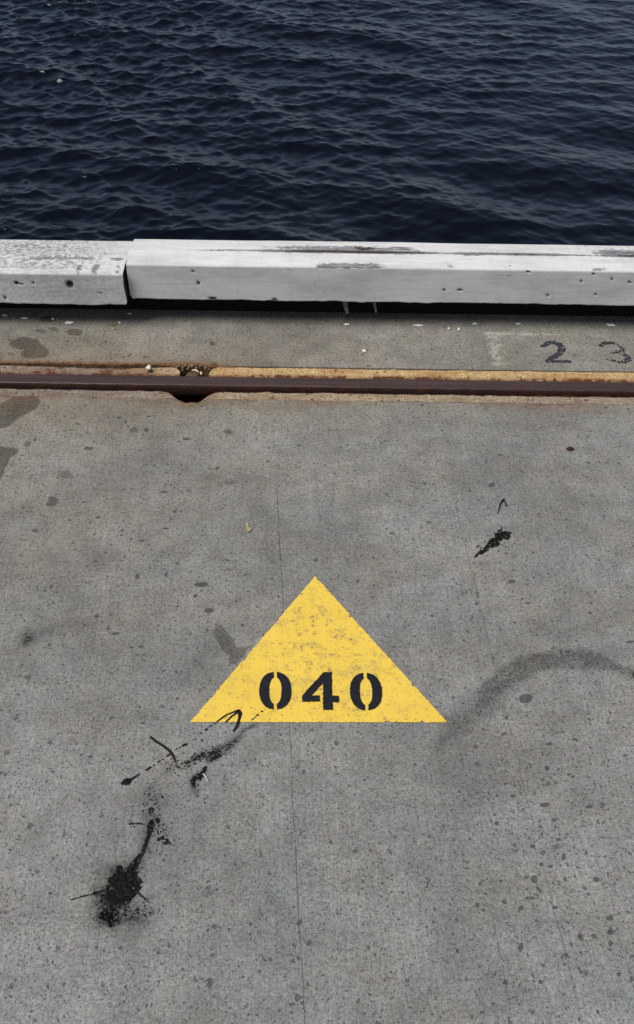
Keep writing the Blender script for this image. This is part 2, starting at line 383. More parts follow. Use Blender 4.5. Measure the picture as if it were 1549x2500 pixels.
# soaked-in stains (outline read off the deck)
stains = [
 ('p', polyg(Z6, [(-60, 560), (0, 515), (120, 440), (250, 425), (340, 435), (395, 480), (385, 530), (300, 580), (200, 630), (150, 670), (60, 730), (-60, 760)]), .85, .006),
 ('p', polyg(Z6, [(-60, 880), (70, 900), (165, 935), (150, 980), (120, 1010), (110, 1070), (60, 1110), (50, 1170), (-20, 1240), (-80, 1230)]), 1.0, .006),
 ('p', ell(Z6, 320, 850, 30, 26), .7, .005), ('p', ell(Z6, 245, 882, 48, 34), .65, .006), ('p', ell(Z6, 205, 840, 28, 22), .55, .006),
 ('p', ell(Z6, 1230, 750, 47, 38), .68, .005), ('p', ell(Z6, 1345, 760, 22, 15), .62, .005), ('p', ell(Z6, 705, 696, 42, 15), .62, .005), ('p', ell(Z6, 560, 668, 30, 20), .52, .008),
 ('p', ell(Z6, 600, 1150, 90, 34), .55, .008), ('p', ell(Z6, 535, 1192, 34, 20), .65, .006), ('p', ell(Z6, 270, 1215, 60, 22), .5, .008), ('p', ell(Z6, 755, 1222, 28, 16), .55, .006),
 ('p', ell(ZB, 278, 593, 42, 28), .8, .004), ('p', ell(ZB, 1197, 228, 30, 16), .75, .003), ('p', ell(ZB, 195, 741, 28, 13), .7, .005), ('p', ell(ZB, 415, 245, 45, 25), .5, .01),
 ('p', ell(ZB, 340, 455, 60, 18), .55, .006), ('p', ell(ZB, 1215, 490, 70, 35), .5, .02), ('p', ell(ZB, 745, 800, 28, 18), .55, .008),
 ('p', polyg(Z3, [(200, 325), (250, 298), (320, 390), (360, 425), (450, 405), (400, 470), (345, 530), (285, 532), (262, 440), (210, 372)]), .66, .006),
 ('p', ell(Z3, 160, 102, 30, 13), .6, .005), ('p', ell(Z3, 290, 14, 48, 12), .6, .006), ('p', ell(Z3, 400, 50, 28, 16), .55, .006), ('p', ell(Z3, 210, 243, 26, 12), .55, .006),
 ('p', ell(Z3, 1010, 260, 50, 30), .52, .012),
 ('p', ell(Z5, 1090, 1440, 110, 70), .5, .03), ('p', ell(Z5, 390, 655, 30, 22), .55, .008), ('p', ell(Z5, 660, 1010, 60, 45), .5, .015), ('p', ell(Z5, 845, 1322, 42, 28), .9, .0025),
 ('p', ell(Z5, 1220, 100, 60, 30), .52, .02), ('p', ell(Z4, 870, 1210, 55, 55), .56, .012), ('p', ell(Z4, 545, 1490, 60, 28), .55, .01),
 ('p', ell(Z7, 1180, 1120, 22, 30), .9, .004), ('p', ell(Z7, 1240, 1330, 24, 28), .85, .005), ('p', ell(Z7, 650, 1510, 28, 26), .7, .006), ('p', ell(Z7, 780, 580, 34, 20), .62, .006), ('p', ell(Z7, 1020, 560, 40, 28), .66, .006), ('p', ell(Z7, 30, 912, 16, 14), .8, .004),
]
for x_, y_, a_, b_ in [(985, 68, 16, 14), (1120, 95, 13, 11), (1148, 113, 12, 12), (966, 290, 26, 13), (1250, 305, 24, 11), (762, 232, 18, 8), (1022, 378, 14, 14), (935, 420, 13, 12), (945, 468, 9, 9), (893, 546, 14, 13), (1046, 508, 26, 9), (952, 664, 20, 11), (1003, 674, 16, 9), (850, 733, 14, 9), (682, 758, 14, 13),
                       (900, 750, 22, 26), (908, 800, 12, 10), (931, 826, 9, 10), (705, 893, 18, 12), (828, 925, 14, 14), (1020, 925, 22, 12), (868, 866, 32, 11), (1375, 1142, 15, 15), (1182, 1300, 14, 13), (1100, 1215, 14, 13), (1270, 748, 20, 18), (1345, 718, 8, 12), (1085, 745, 12, 18), (542, 908, 16, 16), (582, 940, 12, 10), (668, 408, 12, 12),
                       (1360, 990, 26, 18), (1360, 1080, 18, 18), (810, 1165, 14, 30), (418, 1190, 9, 16), (580, 1570, 18, 9), (265, 1587, 12, 8), (1105, 1530, 26, 8), (870, 1570, 10, 22), (745, 1592, 12, 10), (1415, 1325, 14, 12), (945, 1385, 18, 16), (1068, 1230, 10, 12), (1075, 610, 12, 22), (1066, 670, 8, 9)]:
    stains.append(('p', ell(Z7, x_, y_, a_, b_), 1.0, .0022))
for x_, y_, a_, b_ in [(860, 740, 15, 6), (762, 610, 24, 11), (896, 578, 9, 9), (540, 746, 10, 9), (682, 703, 8, 8), (780, 860, 12, 7), (1490, 975, 22, 9), (1240, 797, 14, 7), (320, 1205, 10, 9), (270, 1028, 9, 7), (730, 1445, 11, 13), (712, 1547, 11, 9), (985, 1610, 26, 7), (1155, 1578, 26, 10), (578, 1510, 14, 9), (1235, 1485, 10, 8), (935, 1437, 9, 9), (895, 1295, 8, 7), (985, 1755, 16, 12), (1350, 1742, 14, 7), (640, 12, 20, 12), (25, 305, 22, 8), (1095, 630, 8, 6), (120, 847, 7, 6)]:
    stains.append(('p', ell(Z5, x_, y_, a_, b_), 1.0, .0022))
for x_, y_, a_, b_ in [(625, 153, 12, 8), (665, 172, 10, 8), (790, 148, 12, 5), (768, 216, 13, 12), (870, 545, 22, 7), (525, 678, 14, 7), (372, 690, 8, 8), (870, 732, 16, 5), (730, 985, 10, 16), (885, 978, 8, 14), (930, 648, 10, 8), (605, 1288, 20, 9), (690, 1362, 14, 6), (795, 1140, 8, 6), (805, 1310, 7, 6), (1285, 1248, 9, 7), (265, 1040, 10, 9), (305, 1065, 8, 10), (650, 905, 10, 5), (1145, 420, 10, 9), (475, 310, 24, 10), (990, 265, 22, 6), (510, 1203, 12, 10), (1035, 1090, 16, 10), (1110, 1172, 26, 14), (1065, 1033, 32, 15)]:
    stains.append(('p', ell(ZB, x_, y_, a_, b_), .95, .0025))
stains_rear = [
 ('p', polyg(Z8, [(105, 345), (180, 318), (240, 312), (330, 328), (410, 375), (445, 460), (420, 515), (330, 522), (228, 510), (190, 430), (110, 412)]), .8, .006),
 ('p', ell(Z8, 100, 472, 52, 24), .62, .006), ('p', ell(Z8, 365, 255, 70, 22), .66, .006), ('p', ell(Z8, 505, 240, 60, 22), .7, .006), ('p', ell(Z8, 690, 270, 82, 40), .78, .005),
 ('p', ell(Z8, 545, 291, 26, 12), .6, .006), ('p', ell(Z8, 445, 145, 72, 36), .95, .006), ('p', ell(Z8, 140, 240, 22, 10), .7, .005), ('p', ell(Z8, 612, 356, 28, 8), .95, .003), ('p', ell(Z8, 285, 185, 50, 12), .5, .01),
 ('p', ell(zmap(0, 550, .512), 1016, 562, 18, 11), 1.0, .003), ('p', ell(Z2, 950, 245, 26, 22), .55, .01), ('p', ell(Z2, 985, 330, 70, 60), .55, .02), ('p', ell(Z2, 832, 102, 16, 8), .9, .003)]
soots = [
 ('p', polyg(Z4, [(230, 1200), (420, 1250), (500, 1320), (470, 1400), (400, 1440), (300, 1430), (200, 1410), (160, 1330), (190, 1270)]), .55, .022),
 ('p', polyg(Z4, [(225, 1210), (345, 1270), (345, 1340), (310, 1395), (240, 1385), (205, 1330), (205, 1260)]), 1.15, .022), ('p', ell(Z4, 300, 1372, 34, 30), 1.5, .012),
 ('s', stroke(Z4, [(330, 1110, 170), (400, 1060, 90), (450, 990, 50), (500, 900, 60), (520, 800, 70), (530, 720, 60)], .397), .5, .012),
 ('p', ell(Z4, 530, 620, 70, 90), .26, .02), ('p', ell(Z4, 600, 860, 60, 90), .26, .02), ('p', ell(Z4, 310, 920, 70, 70), .18, .03), ('p', ell(Z4, 250, 1050, 30, 20), .25, .01), ('p', ell(Z4, 520, 1240, 30, 30), .35, .01), ('p', ell(Z4, 420, 1330, 120, 50), .28, .025),
 ('s', stroke(Z4, [(1190, 165, 6), (1130, 195, 16), (1070, 240, 26), (1015, 285, 46), (965, 320, 66), (925, 352, 74), (895, 385, 60)], .397), .62, .006),
 ('s', stroke(Z4, [(1180, 168, 5), (1100, 215, 9), (1040, 265, 12), (1000, 300, 12), (975, 350, 14), (920, 390, 24)], .397), .85, .0035),
 ('s', stroke(Z4, [(850, 470, 26), (800, 525, 46), (790, 590, 20)], .397), .5, .008),
 ('s', stroke(Z4, [(500, 580, 6), (560, 530, 7), (640, 450, 8), (750, 400, 10), (850, 350, 12)], .397), .42, .003),
 ('s', stroke(Z4, [(640, 460, 30), (700, 420, 30), (780, 400, 34), (850, 355, 20)], .397), .25, .008),
 ('p', ell(ZB, 160, 1312, 48, 34), .62, .012), ('s', stroke(ZB, [(160, 1310, 60), (230, 1280, 50), (310, 1250, 40), (480, 1240, 60)], .463), .25, .02), ('p', ell(ZB, 800, 880, 120, 60), .14, .05), ('p', ell(ZB, 500, 860, 60, 40), .18, .03), ('p', ell(ZB, 1180, 500, 90, 40), .12, .04), ('p', ell(ZB, 860, 1140, 30, 70), .16, .02),
 ('p', ell(ZB, 60, 640, 130, 60), .12, .04), ('p', ell(ZB, 490, 1130, 90, 40), .14, .03), ('s', stroke(ZB, [(560, 500, 90), (900, 380, 100), (1300, 560, 120)], .463), .10, .05),
 ('s', stroke(Z5, [(300, 1640, 70), (360, 1560, 90), (450, 1460, 110), (600, 1330, 130), (680, 1240, 110)], .396), .30, .016), ('s', stroke(Z5, [(600, 1330, 90), (640, 1262, 125), (750, 1185, 125), (900, 1110, 120), (1050, 1072, 115), (1180, 1085, 135), (1290, 1100, 95), (1400, 1132, 55), (1520, 1190, 40)], .396), .36, .007),
 ('p', ell(Z5, 360, 1560, 45, 26), .42, .012), ('p', ell(Z5, 625, 1265, 45, 26), .34, .012), ('s', stroke(Z5, [(1180, 1040, 60), (1290, 1100, 60), (1400, 1130, 40), (1500, 1185, 40)], .396), .40, .010), ('p', ell(Z5, 1500, 1175, 18, 18), .8, .004), ('p', ell(Z5, 1060, 1460, 120, 80), .14, .03), ('p', ell(Z5, 580, 505, 34, 20), .30, .01),
 ('p', ell(Z5, 900, 1700, 300, 70), .12, .05), ('p', ell(Z7, 1180, 240, 120, 50), .16, .03), ('p', ell(Z7, 850, 20, 160, 40), .16, .03), ('p', ell(Z3, 760, 290, 60, 30), .0, .02),
 ('s', stroke(Z3, [(60, 560, 60), (180, 470, 50), (260, 380, 50)], .463), .12, .02), ('p', ell(zmap(0, 0, 1.0246), 1130, 1820, 90, 50), .10, .05), ('p', ell(zmap(0, 0, 1.0246), 345, 1290, 40, 25), .16, .03),
]
def rust_band(X, Y, y0, wd, amt, left=True):
    return amt*np.clip(1-np.abs(Y-y0)/wd, 0, 1)

# ------------------------------------------------------------------ front slab
xs = xs_fine(-.98, 1.0, .0036)
ysf = np.concatenate([np.linspace(-8, 0, 10, endpoint=False), np.linspace(0, .60, 30, endpoint=False), np.arange(.60, Y_SLAB-.003, .0036), [Y_SLAB]])
X, Y = np.meshgrid(xs, ysf)
stain = paint_attr(X, Y, [q for q in stains if q[3] > .0026]); hollow = paint_attr(X, Y, [q for q in stains if q[3] <= .0026]); soot = paint_attr(X, Y, soots)
E_ = slab_edge(X); wgt = smooth(Y_SLAB-.12, Y_SLAB, Y); Yw = Y+(E_-Y_SLAB)*wgt
near = Y_SLAB-Y
leftw = smooth(-.1, -.8, X)
rust = .55*np.clip(1-near/.03, 0, 1)*leftw*(fbm(X*9, Y*40, 2) > .45)+.42*np.clip(1-near/.055, 0, 1)*smooth(.40, .60, fbm(X*7, Y*18, 14))+.9*(1-smooth(.03, .055, np.abs(X-XN)))*np.clip(1-near/.010, 0, 1)
warm = .08+.20*smooth(.8, 1.5, Y)+.7*smooth(.05, .0, near)*(fbm(X*8, Y*25, 18))+.50*smooth(.25, .0, near)*smooth(1.2, -.9, X)+.35*smooth(1.1, .2, near)*smooth(.4, -.9, X)
pock = smooth(.45, .05, np.hypot((X-.40)/.9, (Y-.93)/1.2))*.9+.25*smooth(.5, .1, np.hypot(X-.55, Y-1.95))
Zf = (fbm(X*3, Y*3, 21, 3)-.5)*.0012-.0022*np.clip(1-near/.006, 0, 1)**2*(.4+fbm(X*60, Y*0, 8)*1.2)
fw = grid_obj('concrete_deck', X, Yw, Zf, M['concrete'], dict(stain=stain, hollow=hollow, soot=soot, rust=rust, warm=np.clip(warm, 0, 1), pock=np.clip(pock, 0, 1), pale=X*0), skirt=-.25)
tag(fw, 'grey broom-finished concrete deck with tar marks in front of the rail', kind='structure')
# rear slab
Y_EDGE = 2.93
ysr = np.concatenate([np.arange(Y_REAR_M, 2.80, .0036), np.linspace(2.80, Y_EDGE, 8)])
X, Y = np.meshgrid(xs, ysr)
stain = paint_attr(X, Y, stains_rear)
Yw = Y+(rear_edge(X)-Y_REAR_M)*smooth(Y_REAR_M+.05, Y_REAR_M, Y)+notch(X, .01, .05)*.008*smooth(Y_REAR_M+.02, Y_REAR_M, Y)
nr = Y-Y_REAR_M
nw = 1-smooth(.05, .12, np.abs(X-XN))
rust = smooth(XN+.08, XN-.15, X)*np.clip(1.25-nr/.012, 0, 1)*.95+.7*nw*np.clip(1-nr/.03, 0, 1)+.22*smooth(.25, -.7, X)*np.clip(1-nr/.12, 0, 1)
px0, px1 = P(1180, 830)[0], P(1440, 850)[0]
ya, yb = P(1300, 899)[1], P(1300, 810)[1]
inb = smooth(px0-.03, px0+.03, X)*smooth(px1+.04, px1-.02, X)*smooth(yb+.007, yb-.007, Y+(fbm(X*60, Y*60, 16)-.5)*.02)*smooth(ya-.01, ya+.02, Y)
xa = P(1208, 870)[0]
pale = inb*(.24+.3*(fbm(X*40, Y*40, 15)-.45)+.42*np.exp(-((X-xa)/.035)**2)+.34*np.exp(-((Y-yb+.012)/.014)**2))
pale = pale+.35*smooth(.06, .0, np.abs(X-P(1455, 890)[0]))*smooth(ya+.06, ya, Y)
warm = .55+.45*smooth(.7, -.6, X)*smooth(.25, .0, nr)
Zr = (fbm(X*3, Y*3, 21, 3)-.5)*.0012-nw*np.clip(1-nr/.02, 0, 1)*.012*fbm(X*60, Y*60, 4)
rs = grid_obj('concrete_coping', X, Yw, Zr, M['concrete'], dict(stain=stain, soot=X*0+nw*np.clip(1-nr/.016, 0, 1)*.5, rust=np.clip(rust, 0, 1), warm=np.clip(warm, 0, 1), pock=X*0+.35, pale=np.clip(pale, 0, 1)), skirt=-.25)
tag(rs, 'concrete edge strip between the rail and the white kerb beams', kind='structure')

# bed of rust flakes in the rail channel, dropping into the hole at the fixing
ysb = np.linspace(Y_GAP_F-.09, Y_REAR_M+.03, 60); X, Y = np.meshgrid(xs_fine(-.98, 1.0, .005), ysb)
hole = notch(X, .03, .07)
lefthole = smooth(.09, .03, np.abs(X-P(95, 940)[0]))
Z = -.026+(fbm(X*45, Y*45, 12, 4)-.5)*.022+.006*smooth(.1, .9, X)-hole*.07-lefthole*.03
bed = grid_obj('rust_bed', X, Y, Z, M['rust'], skirt=-.2)
tag(bed, 'rust-filled channel that the rail lies in', kind='structure')

# front mortar fillet and rear mortar fillet
def band(name, x0, x1, lo, hi, zf, attrf, n=16, dx=.004):
    x = xs_fine(-.98, 1.0, dx); x = x[(x >= x0) & (x <= x1)]
    v = np.linspace(0, 1, n)[:, None]; X = np.repeat(x[None], n, 0); a, b = lo(x)[None], hi(x)[None]
    Y = a+(b-a)*v; Z = zf(X, Y, v+X*0); return grid_obj(name, X, Y, Z, M['mortar'], attrf(X, Y, v+X*0), skirt=-.12)
def fz(X, Y, v): return -.0022+(fbm(X*30, Y*30, 31, 4)-.5)*.003-.010*smooth(.72, 1.0, v)*fbm(X*40, Y*5, 6)-.0035*smooth(.78, 1, v)-.006*notch(X, .03, .09)*smooth(.2, 1, v)
def fa(X, Y, v):
    o = smooth(XN-.03, XN+.08, X)*smooth(.75, .1, X)+.55*smooth(XN-.25, XN-.05, X)*smooth(.0, .5, 1-v)
    r = .35*smooth(.6, 1.0, v)+.55*smooth(.80, 1.0, v)+.6*notch(X, .03, .09)*v+.22*smooth(-.2, -.7, X)
    return dict(ochre=np.clip(o*.22+.03, 0, 1), rust=np.clip(r, 0, 1), pock=X*0+.8, pale=X*0)
fm = band('front_mortar', -12, 12, fm_front, fm_back, fz, fa)
tag(fm, 'stained mortar fillet along the near side of the rail', kind='structure')
def rz(X, Y, v): return -.005+(fbm(X*25, Y*25, 41, 4)-.5)*.0025-.004*smooth(.2, 0, v)+.002*v
def ra(X, Y, v):
    o = smooth(XN+.0, XN+.06, X)*.95+.45*smooth(XN-.30, XN-.10, X)*(X < XN)+.15
    r = .75*smooth(.22, 0.0, v)+.7*smooth(.5, 0., v)*(fbm(X*20, Y*8, 13) > .5)+.25*smooth(XN, XN-.15, X)+.4*(fbm(X*14, Y*30, 3) > .62)*(X < XN)+.6*(np.abs(X-P(1268, 915)[0]) < .006)*(fbm(X*80, Y*80, 3) > .4)
    return dict(ochre=np.clip(o, 0, 1), rust=np.clip(r, 0, 1), pock=X*0+.15, pale=X*0)
xl, xr_ = XN-.036, XN+.036
def taper(f_hi, f_lo, xe, sgn):             # fillet ends curve in to the rail at the notch
    def hi(x):
        k = np.clip((x-xe)*sgn/.030, 0, 1); k = np.sqrt(1-(1-k)**2); return f_lo(x)+.0005+(f_hi(x)-f_lo(x)-.0005)*k
    return hi
r1 = band('rear_mortar', -12, xl, rm_front, taper(rm_back, rm_front, xl, -1), rz, ra); tag(r1, 'patchy brown mortar strip behind the rail, left of the notch', kind='structure')
r2 = band('rear_mortar', xr_, 12, rm_front, taper(rm_back, rm_front, xr_, 1), rz, ra); tag(r2, 'ochre mortar strip behind the rail, right of the notch', kind='structure')

# ------------------------------------------------------------------ the rail
zt = -.003; yb_, yf_ = Y_RAIL_B, Y_RAIL_F; hw = yb_-yf_
prof = [(yf_+.010, zt-.10), (yf_+hw*.40, zt-.085), (yf_+hw*.40, zt-.045), (yf_+.002, zt-.034), (yf_-.001, zt-.026), (yf_, zt-.008), (yf_+.0006, zt-.0030), (yf_+.0022, zt-.0006), (yf_+.0045, zt),
        (yf_+hw*.5, zt+.0004), (yb_-.007, zt), (yb_-.003, zt-.0012), (yb_-.0008, zt-.004), (yb_, zt-.010), (yb_, zt-.028), (yf_+hw*.60, zt-.045), (yf_+hw*.60, zt-.085), (yb_-.010, zt-.10)]
xr = xs_fine(-.98, 1.0, .008); V = []; ed = []
pa = np.array(prof); ew = np.array([1, 1, 1, 1, 1, .95, .8, .45, .05, 0, .0, .25, .6, 1, 1, 1, 1, 1.0])
for k in range(len(prof)):
    jit = (fbm(xr*35, xr*0+k*.4, 60, 3)-.5)*(.0028 if 3 <= k <= 7 else .0008)
    V.append(np.stack([xr, pa[k, 0]+jit*(k < 9), pa[k, 1]+jit*.5*(k in (4, 5, 6))+xr*0], -1)); ed.append(xr*0+ew[k])
V = np.array(V); F = gridF(len(prof), len(xr))[:, ::-1]
rail = mesh_np('crane_rail', V.reshape(-1, 3), F, M['rail'], dict(edge=np.array(ed).ravel()), smooth=True)
tag(rail, 'dark steel rail with rusted edges set flush in the concrete deck', 'rail')

# ------------------------------------------------------------------ rail fixing in the notch, shell and stone beside it
def revolve(name, prof, mat, n=28, parent=None, loc=(0, 0, 0), smooth=True):
    V = []; F = []
    for i in range(n):
        a = 2*math.pi*i/n
        for r, z in prof: V.append((r*math.cos(a), r*math.sin(a), z))
    k = len(prof)
    for i in range(n):
        for j in range(k-1): F.append((i*k+j, ((i+1) % n)*k+j, ((i+1) % n)*k+j+1, i*k+j+1))
    o = mesh_np(name, V, F, mat, parent=parent, smooth=smooth); o.location = loc; return o
bp = P(470, 914, -.014)
be = empty('rail_bolt', (bp[0], bp[1]+.006, -.036)); tag(be, 'rusted round bolt cap in the notch behind the rail', 'bolt')
revolve('cap', [(.0, .020), (.012, .0195), (.0165, .0175), (.0178, .014), (.018, 0)], M['bolt'], parent=be)
V = []; F = []
for i in range(15):                                                # bright worn arc of the rim
    a = math.radians(25+i*5.6)
    for r, z in ((.0160, .0195), (.0182, .0225), (.0206, .019), (.0196, .012)): V.append((r*math.cos(a), r*math.sin(a), z))
for i in range(14):
    for j in range(3): F.append((i*4+j, i*4+4+j, i*4+5+j, i*4+1+j))
mesh_np('rim', V, F, M['rim'], parent=be, smooth=True)
def pebble(name, px, py, rx, ry, h, mat, label, cat, z=0.0, seed=1, rot=0, group=None):
    """small flattened stone or chip with uneven outline"""
    p = P(px, py, z); V = []; F = []; n = 12; s = mpp(px, py); r_ = random.Random(seed)
    rr = [1+r_.uniform(-.28, .28) for _ in range(n)]
    for lv, (k, zz) in enumerate(((1.0, 0), (1.0, h*.45), (.72, h*.92), (.25, h))):
        for i in range(n):
            a = 2*math.pi*i/n+rot; q = k*rr[i]*(1+r_.uniform(-.05, .05)); V.append((rx*s*q*math.cos(a), ry*s*q*math.sin(a), zz+r_.uniform(-.06, .06)*h))
    for lv in range(3):
        for i in range(n): F.append((lv*n+i, lv*n+(i+1) % n, lv*n+n+(i+1) % n, lv*n+n+i))
    V.append((0, 0, h)); c = len(V)-1
    for i in range(0, n, 1): F.append((3*n+i, 3*n+(i+1) % n, c, c))
    me = bpy.data.meshes.new(name); me.from_pydata(V, [], [f if f[2] != f[3] else f[:3] for f in F]); me.materials.append(mat); me.update()
    o = bpy.data.objects.new(name, me); o.location = (p[0], p[1], z); C.objects.link(o); tag(o, label, cat, group); return o
pebble('shell_fragment', 364, 899, 7, 7, .007, M['shell'], 'white rounded shell chip on the brown mortar left of the rail notch', 'shell', z=-.004, seed=3)
pebble('pebble', 368, 907, 6, 6, .006, M['stone'], 'small dark pebble touching the white shell chip behind the rail', 'pebble', z=-.004, seed=4)
pebble('pebble', 492, 913, 3, 4, .005, M['shell'], 'tiny pale pebble in the rail notch beside the bolt cap', 'pebble', z=-.012, seed=5)
pebble('seed', 1393, 1098, 9, 7, .006, M['bead'], 'dark red dried seed alone on the deck at right', 'seed', seed=9)

# ------------------------------------------------------------------ white kerb beams
V = []; F = []
for i, (px, py, a) in enumerate(((452, 893, 6), (462, 897, 4), (447, 899, 4), (470, 894, 5), (480, 900, 4), (502, 899, 4), (440, 894, 3), (458, 902, 3), (431, 899, 3), (510, 903, 3), (489, 895, 3), (446, 905, 3))):
    p = P(px, py, -.007); s_ = mpp(px, py)*a; rr = random.Random(i); b = len(V)
    bm = bmesh.new(); bmesh.ops.create_icosphere(bm, subdivisions=1, radius=1)
    for v in bm.verts: V.append((p[0]+v.co.x*s_*rr.uniform(.6, 1.15), p[1]+v.co.y*s_*rr.uniform(.6, 1.15), -.006+v.co.z*s_*rr.uniform(.5, .9)))
    F += [tuple(b+v.index for v in f.verts) for f in bm.faces]; bm.free()
me = bpy.data.meshes.new('rubble'); me.from_pydata(V, [], F); me.materials.append(M['crumb']); o = bpy.data.objects.new('rubble', me); C.objects.link(o)
tag(o, 'grey crumbs of broken concrete at the back of the rail notch', kind='stuff')
def beam(name, x0, x1, yfront, zb, zt_, depth, arr, label, wearf, grimef, holes, endf, lift=0.0, skew=0.0, bow=0.0, cham=.013, loose=()):
    prof = []
    def seg(a, b, n):
        for i in range(n): prof.append((a[0]+(b[0]-a[0])*i/n, a[1]+(b[1]-a[1])*i/n))
    A = (0, zb+.004); B = (0.0, zt_-.003); B2 = (.003, zt_); A1 = (arr, zt_+cham); D = (depth-.012, zt_+cham+.001); D2 = (depth, zt_+cham-.010); Eb = (depth, zb+.003); E2 = (depth-.004, zb); A0 = (.004, zb)
    seg(A, B, 26); seg(B, B2, 2); seg(B2, A1, 16); seg(A1, D, 20); seg(D, D2, 3); seg(D2, Eb, 5); seg(Eb, E2, 1); seg(E2, A0, 4); seg(A0, A, 1); prof.append(A)
    pa = np.array(prof); k = len(pa)
    x = np.concatenate([np.linspace(x0, max(x0, -1.05), 30, endpoint=False) if x0 < -1.05 else [], np.arange(max(x0, -1.05), min(x1, 1.1), .004), np.linspace(1.1, x1, 30) if x1 > 1.1 else [x1]])
    u = np.repeat(x[None], k, 0); PY = np.repeat(pa[:, :1], len(x), 1); PZ = np.repeat(pa[:, 1:], len(x), 1)
    PY = PY+yfront+(fbm(u*2.2, PZ*5, 5, 3)-.5)*.004; PZ = PZ+(fbm(u*2.5, PY*5, 6, 3)-.5)*.003+lift*0
    bottom = (pa[:, 1] < zb+.006)[:, None]; PZ = PZ+bottom*(fbm(u*28, u*0, 77, 4)-.5)*.006
    # skew: the timber is not quite level
    PZ = PZ+(u-x0 if skew > 0 else u-x1)*skew
    s01 = u.copy()
    wear_shade = wearf(u, PY-yfront, PZ-zb); grime = grimef(u, PY-yfront, PZ-zb); hl = np.zeros_like(u)
    for (hx, hy, hz, ra_, rb_) in holes:
        d = np.sqrt(((u-hx)/ra_)**2+((PY-hy)/max(rb_, .006))**2*0+((PZ-hz)/rb_)**2+((PY-hy)/.03)**2)
        kk = np.clip(1.35-d, 0, 1); hl = np.maximum(hl, np.clip(kk*2.2, 0, 1)); PY = PY+kk*.006
    XX = endf(u, PY-yfront, PZ-zb, x0, x1)
    V = np.stack([XX, PY, PZ], -1).reshape(-1, 3); F = gridF(k, len(x))
    me_v = len(V); fans = []
    n0 = len(V); ends = []
    for col in (0, len(x)-1):
        idx = np.arange(k)*len(x)+col; cpt = V[idx].mean(0)[None]; rng_ = V[idx]; base = len(V); V = np.concatenate([V, rng_, cpt]); ends.append((base, base+k, col))
    Q = []
    for base, c, col in ends:
        for i in range(k-1): Q.append((base+i, base+i+1, c, c) if col == 0 else (base+i+1, base+i, c, c))
    at = {}
    for nm, v in (('wear_shade', wear_shade), ('grime', grime), ('hole', hl)):
        v = v.ravel(); e = np.full(len(V)-len(v), 1.6 if nm == 'wear_shade' else 0.0); at[nm] = np.concatenate([v, e])  # end faces near-black: shade of the gap between beams painted into their colour
    me = bpy.data.meshes.new(name)
    faces = [tuple(f) for f in F[:, ::-1]]+[q[:3] for q in Q]
    me.from_pydata(V.tolist(), [], faces); me.update()
    me.polygons.foreach_set('use_smooth', np.concatenate([np.ones(len(F), bool), np.zeros(len(Q), bool)]))
    for a, v in at.items():
        t = me.attributes.new(a, 'FLOAT', 'POINT'); t.data.foreach_set('value', v.astype(np.float32))
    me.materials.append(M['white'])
    return me
ZB_ = .075
YB = P(930, 739.5, ZB_)[1]                  # front face of the right beam
# height of the front face from the line of its upper arris
def z_at(px, py, y):                        # level at which the sight line px,py crosses the upright plane y
    d = FWD+RGT*(px-774.5)/2700.0+UPV*(1250-py)/2700.0; return EYE+d[2]*y/d[1]
ZTR = z_at(930, 653, YB)
YTOPR = None
d_ = FWD+RGT*(930-774.5)/2700.0+UPV*(1250-587.5)/2700.0; ZR_ = ZTR+.013; DEP_R = d_[1]*(ZR_-EYE)/d_[2]-YB
d_ = FWD+RGT*(930-774.5)/2700.0+UPV*(1250-618)/2700.0; ARR_R = d_[1]*(ZR_-EYE)/d_[2]-YB

def px_on_front(px, py, y): 
    d = FWD+RGT*(px-774.5)/2700.0+UPV*(1250-py)/2700.0; t = y/d[1]; return d[0]*t, EYE+d[2]*t
def px_on_top(px, py, z): return P(px, py, z)
XE_R = px_on_front(311.5, 690, YB)[0]
def bumpy(u, c, wd): return np.exp(-((u-c)/wd)**2)
def wear_r(u, y, z):
    top = (y > .02)
    a = np.zeros_like(u)
    X_ = lambda px: P(px, 612, ZR_)[0]
    along = .25*smooth(X_(410), X_(500), u)+.30*smooth(X_(560), X_(720), u)*smooth(X_(1080), X_(1000), u)+.45*bumpy(u, X_(790), .10)+.40*bumpy(u, X_(930), .10)+.35*bumpy(u, X_(1250), .07)+.25*bumpy(u, X_(1330), .06)+.30*bumpy(u, X_(1150), .05)+.55*smooth(X_(1450), X_(1530), u)+.15
    line = np.exp(-((y-ARR_R-.004)/.008)**2)
    wide = np.exp(-((y-ARR_R-.020)/.020)**2)*(.8*smooth(X_(560), X_(760), u)*smooth(X_(1060), X_(980), u)+1.0*smooth(X_(1400), X_(1500), u)+.35*bumpy(u, X_(1250), .07))
    a = np.maximum(line*along*1.25, wide*.80)
    low = np.exp(-((z-(ZTR-ZB_))/.0045)**2)*(y < .02)*(.55*smooth(X_(740), X_(800), u)*smooth(X_(980), X_(900), u)+.38*bumpy(u, X_(1095), .02)+.35*bumpy(u, X_(1450), .03)+.12)
    edge = np.exp(-((z)/.004)**2)*(y < .02)*.30
    return np.maximum(np.maximum(a, low), edge)
def grime_r(u, y, z): return np.where(y > .03, .10+.45*smooth(.55, .9, u)*(y > ARR_R), .10)
def end_r(u, y, z, x0, x1):
    k = np.clip(1-(u-x0)/.03, 0, 1)
    flare = .008*smooth(DEP_R*.35, DEP_R, y)+.003*smooth(.11, 0, z)+.005*smooth(.014, 0, z)
    return u+k*(flare+.003*fbm(y*40, z*40, 2))
hr = []
